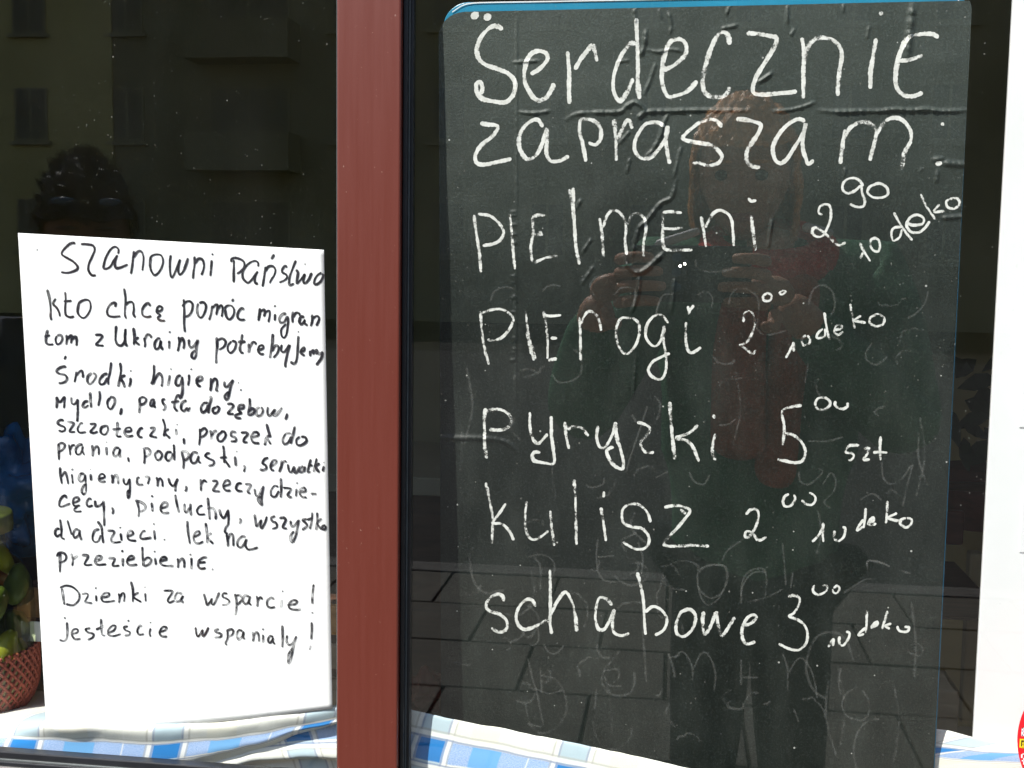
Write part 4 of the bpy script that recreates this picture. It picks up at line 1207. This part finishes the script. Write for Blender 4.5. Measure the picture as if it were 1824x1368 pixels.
# ------------------------------------------------------------------ things behind the glass
PX = P(1771, 620, .043).x
wb = box('white_panel', (PX, .043, SILL+.003), (XR+.02, .0465, 2.2), M['white_plastic'], None, .0006)
pc_ = lambda n, x0, y0, x1, y1, d: (lambda a, b: box(n, (a.x, .043-d, b.z), (b.x, .0428, a.z), M['white_plastic'], wb, .002))(P(x0, y0, .043), P(x1, y1, .043))
pc_('raised_pad', 1821, 655, 1910, 764, .0007); pc_('raised_pad', 1822, 868, 1910, 988, .0006)
tag(wb, 'tall plain white panel standing behind the glass at the right edge', 'panel')
pc = P(1963, 1322, -.0066)
st = thing('round_sticker', pc, 'round red sticker with a yellow edged black badge at bottom right corner of the glass', 'sticker')
def disc(name, c, r, y0, y1, mat, n=96): return prism(name, [(c.x+r*math.cos(2*math.pi*i/n), c.z+r*math.sin(2*math.pi*i/n)) for i in range(n)], y0, y1, mat, st)
rr = (pc-P(1812, 1322, -.0066)).length
disc('disc', pc, rr, -.0067, -.0064, M['sticker_red'])
def plate(name, x0, y0, x1, y1, yd, mat):
    a, b = P(x0, y0, -.0067), P(x1, y1, -.0067); return box(name, (a.x, -.0067-yd, b.z), (b.x, -.0066, a.z), mat, st)
plate('badge', 1816.5, 1316, 1900, 1337, .00008, M['sticker_yellow']); plate('badge_field', 1819, 1318.5, 1897, 1334.5, .00014, M['sticker_black'])
for q in ((1821, 1320, 1823, 1333), (1821, 1320, 1828, 1322.4), (1821, 1325.4, 1827, 1327.6), (1821, 1330.8, 1828, 1333), (1832, 1320, 1834, 1333), (1838, 1320, 1840, 1333)):
    plate('letter', *q, .00022, M['sticker_yellow'])
for q in ((1820, 1296, 1829, 1298.5), (1820, 1301, 1829, 1303.5), (1820, 1296, 1822.4, 1311), (1820, 1308, 1829, 1311), (1819, 1342, 1828, 1344), (1819, 1342, 1821, 1350), (1820, 1354, 1828, 1356.5), (1823, 1350, 1825, 1362)):
    plate('letter', *q, .00010, M['white_plastic'])

# jar of pickled vegetables
JY = .084; jb = P(0, 1271, JY).z; jx = P(-62, 1200, JY).x; jr = P(50, 1200, JY).x-jx
sc = jr/.049
jar = thing('pickle_jar', (jx, JY, jb), 'glass jar of pickled vegetables in a red woven net on the left', 'jar')
zs = sc*.76
prof = [(0.002, .002), (.036, .001), (.044, .010), (.0488, .028), (.049, .045), (.0485, .10), (.047, .125), (.040, .143), (.030, .155), (.029, .178), (.0315, .180), (.0315, .192)]
lathe('jar_body', [(r*sc, z*zs) for r, z in prof], M['jar_glass'], (jx, JY, jb), jar, 48)
lathe('net_lining', [((jr_+.0005)*sc, z*zs) for jr_, z in prof[1:5]]+[(.0488*sc, .062*zs)], M['brine'], (jx, JY, jb), jar, 40)
lathe('lid', [(0.001, .193*zs), (.034*sc, .193*zs), (.035*sc, .190*zs), (.035*sc, .176*zs), (.033*sc, .175*zs)], M['pickle'], (jx, JY, jb), jar, 40)
for k in range(34):
    a = k*2.4; r = .036*sc if k % 3 else .016*sc; z = (.022+.0034*k)*zs
    m_ = M[('pickle', 'pickle', 'pepper_orange', 'pepper_yellow', 'pickle')[k % 5]]
    rot = Matrix.Rotation(random.uniform(-.5, .5), 3, 'X') @ Matrix.Rotation(random.uniform(-.5, .5), 3, 'Y')
    blob('pickle', (jx+r*math.cos(a), JY+r*math.sin(a), jb+z), (.0085*sc, .0085*sc, .016*sc), m_, jar, .004, 3, 2, rot)
for k in range(6):                                           # long yellow-green peppers leaning at the neck
    a = k*1.05-.4; rot = Matrix.Rotation(.5*math.sin(a), 3, 'X') @ Matrix.Rotation(-.5*math.cos(a), 3, 'Y')
    blob('pepper', (jx+.026*sc*math.cos(a), JY+.026*sc*math.sin(a), jb+.150*zs), (.006*sc, .006*sc, .020*sc), M['pepper_yellow'] if k % 2 else M['pickle'], jar, .003, 3, 2, rot)
V = []; Fc = []                                              # red woven net: crossing helices of thin cord round the lower third
def cord(pts, r):
    b0 = len(V); n = 5
    for i, p in enumerate(pts):
        tdir = (pts[min(i+1, len(pts)-1)]-pts[max(i-1, 0)]).normalized(); a = tdir.orthogonal().normalized(); b = tdir.cross(a)
        for k in range(n): V.append(p+(a*math.cos(2*math.pi*k/n)+b*math.sin(2*math.pi*k/n))*r)
        if i:
            for k in range(n): q = b0+(i-1)*n; Fc.append((q+k, q+(k+1) % n, q+n+(k+1) % n, q+n+k))
def jr_at(z):
    for (r0, z0), (r1, z1) in zip(prof[1:], prof[2:]):
        if z0 <= z <= z1: return r0+(r1-r0)*(z-z0)/(z1-z0)
    return .03
for s_ in (-1, 1):
    for k in range(46):
        cord([Vector((jx+(jr_at(z)+.0012)*sc*math.cos(k*2*math.pi/46+s_*z*13), JY+(jr_at(z)+.0012)*sc*math.sin(k*2*math.pi/46+s_*z*13), jb+z*zs)) for z in np.linspace(.002, .066, 12)], .00125*sc)
mesh('woven_net', V, Fc, M['red_weave'], jar, smooth=True)

p = P(20, 880, .26)
bag = blob('plastic_bag', p, (.05, .06, .052), M['blue_bag'], None, .035, 2.2, 5)
for v in bag.data.vertices: v.co += (Vector(v.co)-p).normalized()*.012*mnoise.noise(Vector(v.co)*65)
tag(bag, 'crumpled blue plastic bag behind the pickle jar at the left', 'bag')
a, b = P(53, 1107, .10), P(72, 1143, .10)
tag(box('price_card', (a.x, .1, b.z), (b.x+.02, .1012, a.z), M['paper']), 'small white card beside the jar, half hidden behind the paper notice', 'card')
# slatted wooden crate behind the notice
cr = thing('wooden_crate', (P(320, 1260, .2).x, .2, SILL), 'slatted wooden crate on the ledge behind the paper notice', 'crate')
x0, x1 = P(30, 1100, .19).x, P(606, 1100, .19).x
for (ya, yb) in ((1079, 1131), (1150, 1192), (1210, 1252)):
    za, zb = P(590, ya, .19).z, P(590, yb, .19).z
    box('slat', (x0, .19, zb), (x1, .198, za), M['crate_wood'] if ya < 1100 else M['sill_wood'], cr, .0012)
for x in (x0+.005, x1-.035): box('post', (x, .1985, SILL+.001), (x+.03, .22, P(590, 1074, .19).z), M['dark_wood'], cr, .001)
x = (x0+x1)/2; box('shelf_board', (x0, .20, SILL+.001), (x1, .36, SILL+.012), M['dark_wood'], cr)
# pale box added in place of a sunlit patch between board and panel
a, b = P(1640, 1226, .15), P(1706, 1312, .15)
tag(box('sunlit_patch', (a.x, .15, SILL), (b.x, .20, a.z), M['sill_wood'], None, .002), 'pale box standing in for a sunlit patch between the chalkboard and white panel', 'box')
# dark red blob added for a red reflection behind the board's left edge
a, b = P(724, 1196, .16), P(800, 1262, .16)
tag(blob('red_reflection', (a+b)/2, ((b.x-a.x)/2, .03, (a.z-b.z)/2*.8), M['red_wood'], None, .012, 3, 4), 'small dark red blob standing in for a reflection behind the lower left corner of the chalkboard', 'reflection')
# chair and plant further inside
ch = thing('wooden_chair', P(1700, 1400, 1.4), 'red brown wooden chair inside the shop right of the chalkboard', 'chair')
def pb(name, x0, y0, x1, y1, Y, th, mat, par): a, b = P(x0, y0, Y), P(x1, y1, Y); return box(name, (a.x, Y, b.z), (b.x, Y+th, a.z), mat, par, .004)
pb('backrest', 1560, 905, 1716, 972, 1.5, .02, M['red_wood'], ch); pb('top_rail', 1560, 856, 1790, 878, 1.52, .03, M['dark_wood'], ch)
c1 = pb('leg', 1728, 985, 1737, 1290, 1.5, .03, M['trim'], ch); pb('leg', 1570, 880, 1583, 1290, 1.5, .03, M['dark_wood'], ch); pb('seat', 1540, 1090, 1800, 1110, 1.2, .4, M['dark_wood'], ch)
pl = thing('potted_plant', P(1740, 900, 1.8), 'dark broad leaved plant in the shop behind the gap right of chalkboard', 'plant')
lathe('pot', [(.02, 0), (.06, 0), (.08, .13), (.075, .13)], M['red_wood'], P(1740, 880, 1.8)-Vector((0, 0, .07)), pl, 24)
for k in range(16):
    c = P(random.uniform(1680, 1800), random.uniform(620, 800), 1.8); L = random.uniform(.05, .09); a = random.uniform(0, 6.28)
    d = Vector((math.cos(a), random.uniform(-.4, .4), .5*math.sin(a))).normalized(); s = d.cross(Vector((0, 1, 0))).normalized()
    pts = [(0, 0), (.25, .35), (.55, .42), (.8, .22), (1, 0), (.8, -.22), (.55, -.42), (.25, -.35)]
    mesh('leaf', [c+d*L*u+s*L*.55*v+Vector((0, abs(v)*.02, -.02*u*u)) for u, v in pts], [(0, 1, 7), (1, 2, 6, 7), (2, 3, 5, 6), (3, 4, 5)], M['leaf'], pl)
tb = thing('shop_counter', (P(300, 1000, 1.6).x, 1.6, 0), 'dark shop counter deep inside behind the left pane', 'counter')
box('counter_body', (-1.9, 1.6, -.02), (-.2, 2.0, .95), M['dark_wood'], tb, .005); box('counter_top', (-1.95, 1.55, .952), (-.15, 2.05, .99), M['room_dark'], tb, .003)

# ------------------------------------------------------------------ the two people mirrored in the glass
def skin(name, nodes, edges, mat, parent, sub=2):
    me = bpy.data.meshes.new(name); keys = list(nodes); me.from_pydata([nodes[k][0] for k in keys], [(keys.index(a), keys.index(b)) for a, b in edges], [])
    o = bpy.data.objects.new(name, me); COL.objects.link(o); me.materials.append(mat)
    o.parent = parent; o.matrix_parent_inverse = parent.matrix_basis.inverted()
    o.modifiers.new('skin', 'SKIN'); sk = me.skin_vertices[0].data
    for i, k in enumerate(keys):
        r = nodes[k][1]; sk[i].radius = (r, r) if not hasattr(r, '__len__') else r; sk[i].use_root = (i == 0)
    o.modifiers['skin'].use_smooth_shade = True
    s = o.modifiers.new('sub', 'SUBSURF'); s.levels = sub; s.render_levels = sub
    return o
def head(parent, c, rz, rx, skin_m, hair_m, style):
    rot = Matrix.Rotation(rz, 3, 'Z') @ Matrix.Rotation(rx, 3, 'X'); c = Vector(c)
    bm = bmesh.new(); bmesh.ops.create_icosphere(bm, subdivisions=5, radius=1)
    def g(p, q, s): return math.exp(-((p-Vector(q)).length/s)**2)
    for v in bm.verts:
        p = Vector(v.co); q = Vector((p.x*.074, p.y*.094, p.z*.115))
        if p.z < -.1: q.x *= 1-.28*min(1, -p.z-.1); q.y *= 1-.10*(-p.z-.1)
        q.y += .022*g(p, (0, 1, -.22), .16)+.008*g(p, (0, 1, .05), .13)+.012*g(p, (0, .75, -.85), .28)+.007*g(p, (0, .93, -.50), .14)
        for s_ in (-1, 1): q.y -= .011*g(p, (s_*.36, .92, .02), .20); q.y += .004*g(p, (s_*.5, .8, -.25), .25)
        v.co = rot @ q+c
    me = bpy.data.meshes.new('head'); bm.to_mesh(me); bm.free(); me.materials.append(skin_m); me.polygons.foreach_set('use_smooth', [True]*len(me.polygons))
    h = bpy.data.objects.new('head', me); COL.objects.link(h); h.parent = parent; h.matrix_parent_inverse = parent.matrix_basis.inverted()
    at = lambda x, y, z: rot @ Vector((x, y, z))+c
    for s_ in (-1, 1):
        blob('eye', at(s_*.030, .076, .004), (.0115, .009, .009), M['eye'], h, 0, 1, 2, rot); blob('ear', at(s_*.076, .0, -.008), (.010, .020, .032), skin_m, h, .004, 3, 3, rot)
        blob('eyebrow', at(s_*.031, .088, .026), (.019, .005, .0035), hair_m, h, 0, 1, 2, rot)
    blob('mouth', at(0, .086, -.060), (.024, .007, .0075), M['lip'], h, 0, 1, 2, rot)
    bm = bmesh.new(); bmesh.ops.create_icosphere(bm, subdivisions=5, radius=1)
    kill = []
    for v in bm.verts:
        p = Vector(v.co); front = p.y > .35 and p.z < (.30 if style == 'short' else .36); low = p.z < (-.25 if style == 'short' else -.9) and p.y > -2
        if front and abs(p.x) < .93 or low: kill.append(v)
        n1 = mnoise.noise(p*7); n2 = mnoise.noise(Vector((p.x*26, p.y*26, p.z*4)))
        if style == 'short':
            q = Vector((p.x*.083, p.y*.102, p.z*.124)); q *= 1+.05*n1+.05*abs(n2); 
            if p.z > .55: q.z += .020+.024*max(0, mnoise.noise(Vector((p.x*14, p.y*14, 3))))
        else:
            q = Vector((p.x*.088, p.y*.104, p.z*.125)); q *= 1+.06*n1+.045*n2
            if p.z < 0: q.z *= 1.75; q.x *= 1+.22*min(1, -p.z); q.y -= .012
        v.co = rot @ q+c
    bmesh.ops.delete(bm, geom=kill, context='VERTS'); me = bpy.data.meshes.new('hair'); bm.to_mesh(me); bm.free(); me.materials.append(hair_m)
    o = bpy.data.objects.new('hair', me); COL.objects.link(o); o.parent = h; o.matrix_parent_inverse = Matrix.Identity(4)
    so_ = o.modifiers.new('solid', 'SOLIDIFY'); so_.thickness = .006
    if style == 'short':                                      # spiky tufts
        V = []; Fc = []
        for k in range(520):
            a = random.uniform(0, 6.28); e = random.uniform(.25, 1.5); d = Vector((math.cos(a)*math.cos(e), math.sin(a)*math.cos(e), math.sin(e)))
            b = Vector((d.x*.082, d.y*.100, d.z*.136)); tip = b+Vector((d.x+random.uniform(-.5, .5), d.y+random.uniform(-.5, .5), d.z+.8)).normalized()*random.uniform(.014, .040)*(.25+.75*math.sin(e)); s = d.orthogonal().normalized()*.005; w = d.cross(s).normalized()*.005
            n = len(V); V += [rot @ q+c for q in (b+s, b-s*.5+w, b-s*.5-w, tip)]; Fc += [(n, n+1, n+3), (n+1, n+2, n+3), (n+2, n, n+3)]
        mesh('hair_tuft', V, Fc, hair_m, h)
    return h, at
def hand(parent, wrist, palm, spread, fdir, curl, mat, thumb_side=1):
    """palm block from the wrist, four unequal bent fingers and a thumb from its side"""
    wrist, palm = Vector(wrist), Vector(palm); f = Vector(fdir).normalized(); s = Vector(spread).normalized(); cdir = Vector(curl).normalized()
    n = {'w': (wrist, .021), 'a': (wrist.lerp(palm, .5), (.026, .016)), 'p': (palm, (.031, .015)), 'k': (palm+f*.030, (.032, .013))}
    hd = skin('hand', n, [('w', 'a'), ('a', 'p'), ('p', 'k')], mat, parent, 2)
    for i, (L, off) in enumerate(((.070, -.030), (.080, -.010), (.074, .010), (.058, .029))):
        b = palm+f*.030+s*off; p1 = b+(f*.75+cdir*.35).normalized()*L*.42; p2 = p1+(f*.25+cdir*.9).normalized()*L*.32; p3 = p2+(cdir*.8-f*.35).normalized()*L*.26
        skin('finger', {'a': (b-f*.012, .0095), 'b': (p1, .0088), 'c': (p2, .0080), 'd': (p3, .0070)}, [('a', 'b'), ('b', 'c'), ('c', 'd')], mat, hd, 2)
    b = wrist.lerp(palm, .55)-s*.026*thumb_side; p1 = b-s*.026*thumb_side+f*.018; p2 = p1+f*.030+cdir*.006
    skin('thumb', {'a': (b, .0115), 'b': (p1, .0105), 'c': (p2, .0085)}, [('a', 'b'), ('b', 'c')], mat, hd, 2)
    return hd
def person(name, label, x, y, top, lean, cloth_top, cloth_leg, skin_m, hair_m, style, wristL, wristR, elbL, elbR, head_off, head_rot):
    k = top/1.70; g = Vector((x, y, -.012)); per = thing(name, g, label, 'person')
    def q(dx, dy, z, r): return (Vector((x+dx, y+dy+lean*max(0, z-.9), z*k)), r)
    N = {'pel': q(0, 0, .95, (.155, .11) if style == 'short' else (.13, .10)), 'bel': q(0, .01, 1.08, (.140, .10)), 'che': q(0, .01, 1.27, (.160, .105)), 'ster': q(0, -.005, 1.385, (.10, .08)), 'nec': q(0, 0, 1.45, .052), 'nec2': (Vector((x, y+lean*.55, 1.50*k)), .050)}
    E = [('pel', 'bel'), ('bel', 'che'), ('che', 'ster'), ('ster', 'nec'), ('nec', 'nec2')]
    for s_, w, e, t_ in ((-1, wristL, elbL, 'L'), (1, wristR, elbR, 'R')):
        sh = q(s_*.175, 0, 1.385+(.035 if style == 'long' else 0), .058); N['sh'+t_] = sh; N['el'+t_] = (Vector(e), .041); N['wr'+t_] = (Vector(w), .025)
        N['ua'+t_] = (sh[0].lerp(Vector(e), .5), .047); N['fa'+t_] = (Vector(e).lerp(Vector(w), .35), .040)
        E += [('ster', 'sh'+t_), ('sh'+t_, 'ua'+t_), ('ua'+t_, 'el'+t_), ('el'+t_, 'fa'+t_), ('fa'+t_, 'wr'+t_)]
        f = .78 if style == 'long' else 1; N['hp'+t_] = q(s_*.085*f, 0, .90, .088*f); N['th'+t_] = q(s_*.090*f, .005, .68, .074*f); N['kn'+t_] = q(s_*.080, .015, .49, .054*f); N['cf'+t_] = q(s_*.084, -.005, .33, .052*f); N['an'+t_] = q(s_*.096, -.01, .10, .036)
        E += [('pel', 'hp'+t_), ('hp'+t_, 'th'+t_), ('th'+t_, 'kn'+t_), ('kn'+t_, 'cf'+t_), ('cf'+t_, 'an'+t_)]
        N['ft'+t_] = q(s_*.105, .09, .045, .036); N['to'+t_] = q(s_*.11, .16, .035, .030); E += [('an'+t_, 'ft'+t_), ('ft'+t_, 'to'+t_)]
    skin('body', N, E, skin_m, per)
    grow = lambda keys, d: {a: (N[a][0], tuple(r+d for r in N[a][1]) if hasattr(N[a][1], '__len__') else N[a][1]+d) for a in keys}
    J = ['che', 'bel', 'pel', 'ster']+[a+t_ for t_ in 'LR' for a in ('sh', 'ua', 'el', 'fa')]
    jn = grow(J, .018); jn['hem'] = (N['pel'][0]-Vector((0, 0, .09)), (.185, .135))
    for t_ in 'LR': jn['cu'+t_] = (N['fa'+t_][0].lerp(N['wr'+t_][0], .82), .036)
    skin('jacket', jn, [('che', 'bel'), ('bel', 'pel'), ('pel', 'hem'), ('che', 'ster')]+[e for t_ in 'LR' for e in (('ster', 'sh'+t_), ('sh'+t_, 'ua'+t_), ('ua'+t_, 'el'+t_), ('el'+t_, 'fa'+t_), ('fa'+t_, 'cu'+t_))], cloth_top, per)
    T = ['pel']+[a+t_ for t_ in 'LR' for a in ('hp', 'th', 'kn', 'cf', 'an')]
    skin('trousers', grow(T, .014), [e for t_ in 'LR' for e in (('pel', 'hp'+t_), ('hp'+t_, 'th'+t_), ('th'+t_, 'kn'+t_), ('kn'+t_, 'cf'+t_), ('cf'+t_, 'an'+t_))], cloth_leg, per)
    for t_ in 'LR': skin('shoe', {a: (N[a+t_][0]-Vector((0, 0, .003)), N[a+t_][1]+.008) for a in ('an', 'ft', 'to')}, [('an', 'ft'), ('ft', 'to')], M['black_cloth'], per, 2)
    hc = Vector((x+head_off[0], y+lean*.6+.015+head_off[1], 1.585*k+head_off[2])); h, at = head(per, hc, head_rot[0], head_rot[1], skin_m, hair_m, style)
    return per, h, at
px_, py_ = .145, -1.235
per, h, at = person('person', 'person in a green jacket and red scarf photographing the window, mirrored over the chalkboard', px_, py_, 1.70, .06, M['green_jacket'], M['black_cloth'], M['skin'], M['hair_orange'], 'long',
    (-.108, -.885, 1.385), (.150, -.885, 1.385), (-.15, -1.06, 1.18), (.36, -1.06, 1.18), (-.04, .02, .0), (.12, -.22))
hand(per, (-.108, -.885, 1.385), (-.088, -.855, 1.405), (0, 0, 1), (.30, .92, .1), (1, -.15, 0), M['skin'], 1)
hand(per, (.150, -.885, 1.385), (.130, -.855, 1.405), (0, 0, 1), (-.30, .92, .1), (-1, -.15, 0), M['skin'], 1)
for a_, b_ in (((-.037, 1.462), (.037, 1.488)), ((.195, 1.496), (.245, 1.484))):
    skin('shoulder_glare', {0: (Vector((a_[0], py_+.10, a_[1])), .009), 1: (Vector((b_[0], py_+.10, b_[1])), .007)}, [(0, 1)], M['white_plastic'], per, 2)  # pale tubes added for the sunlit glare along the shoulders
sc_ = []
for k in range(9):
    a = k/8*2*math.pi
    sc_.append((Vector((px_+.098*math.cos(a), py_+.06+.075*math.sin(a), 1.455-.03*math.sin(a))), .034))
skin('scarf', {i: v for i, v in enumerate(sc_[:8])}, [(i, (i+1) % 8) for i in range(8)], M['red_scarf'], per, 2)
skin('scarf_end', {0: (Vector((px_-.03, py_+.125, 1.43)), .035), 1: (Vector((px_-.045, py_+.150, 1.30)), (.050, .02)), 2: (Vector((px_-.04, py_+.155, 1.12)), (.055, .018))}, [(0, 1), (1, 2)], M['brown_scarf'], per, 2)
skin('scarf_end', {0: (Vector((px_+.05, py_+.125, 1.43)), .040), 1: (Vector((px_+.025, py_+.165, 1.24)), (.036, .02)), 2: (Vector((px_+.015, py_+.165, 1.08)), (.040, .018))}, [(0, 1), (1, 2)], M['brown_scarf'], per, 2)
ph = thing('phone', (.02, -.8175, 1.418), 'black phone held level in the hands of the person in the green jacket', 'phone')
box('phone_case', (-.060, -.8240, 1.380), (.100, -.8160, 1.456), M['phone'], ph, .003)
for x, z in ((0, 1.42), (.0, 1.440), (.0, 1.40)): c = prism('lens', [(x+.0065*math.cos(i*math.pi/8), z+.0065*math.sin(i*math.pi/8)) for i in range(16)], -.8159, -.8145, M['lens_blue'], ph)
for q in ((.0045, 1.4285), (.0105, 1.4315)):
    prism('flash', [(q[0]+.0021*math.cos(i*math.pi/6), q[1]+.0021*math.sin(i*math.pi/6)) for i in range(12)], -.8159, -.8148, M['led'], ph)
# second person
c0 = P(172, 345, 1.16)
x2, y2 = c0.x, -1.16
top2 = P(135, 268, 1.16).z
per2, h2, at2 = person('person', 'person in navy with spiky black hair and sunglasses pushed up, mirrored in left pane', x2, y2, top2-.055, .03, M['navy_cloth'], M['navy_cloth'], M['skin_shaded'], M['hair_black'], 'short',
    (x2-.22, y2+.10, .86), (x2+.22, y2+.10, .86), (x2-.25, y2-.03, 1.10), (x2+.25, y2-.03, 1.10), (0, 0, 0), (-.5, -.05))
hand(per2, (x2-.22, y2+.10, .86), (x2-.225, y2+.11, .81), (0, 1, 0), (0, .1, -1), (1, .2, 0), M['skin'], -1)
hand(per2, (x2+.22, y2+.10, .86), (x2+.225, y2+.11, .81), (0, 1, 0), (0, .1, -1), (-1, .2, 0), M['skin'], -1)
gl_ = thing('sunglasses', at2(0, .12, .07), 'dark sunglasses with blue lenses pushed up on the black hair of the mirrored person', 'sunglasses')
for s_ in (-1, 1):
    blob('lens', at2(s_*.036, .121, .070), (.020, .004, .0065), M['lens_blue'], gl_, 0, 1, 3)
    a, b = at2(s_*.066, .098, .072), at2(s_*.088, .0, .02); skin('temple', {0: (a, .003), 1: (a.lerp(b, .5)+Vector((s_*.006, 0, 0)), .003), 2: (b, .003)}, [(0, 1), (1, 2)], M['phone'], gl_, 1)
skin('bridge', {0: (at2(-.010, .120, .070), .0028), 1: (at2(.010, .120, .070), .0028)}, [(0, 1)], M['phone'], gl_, 1)
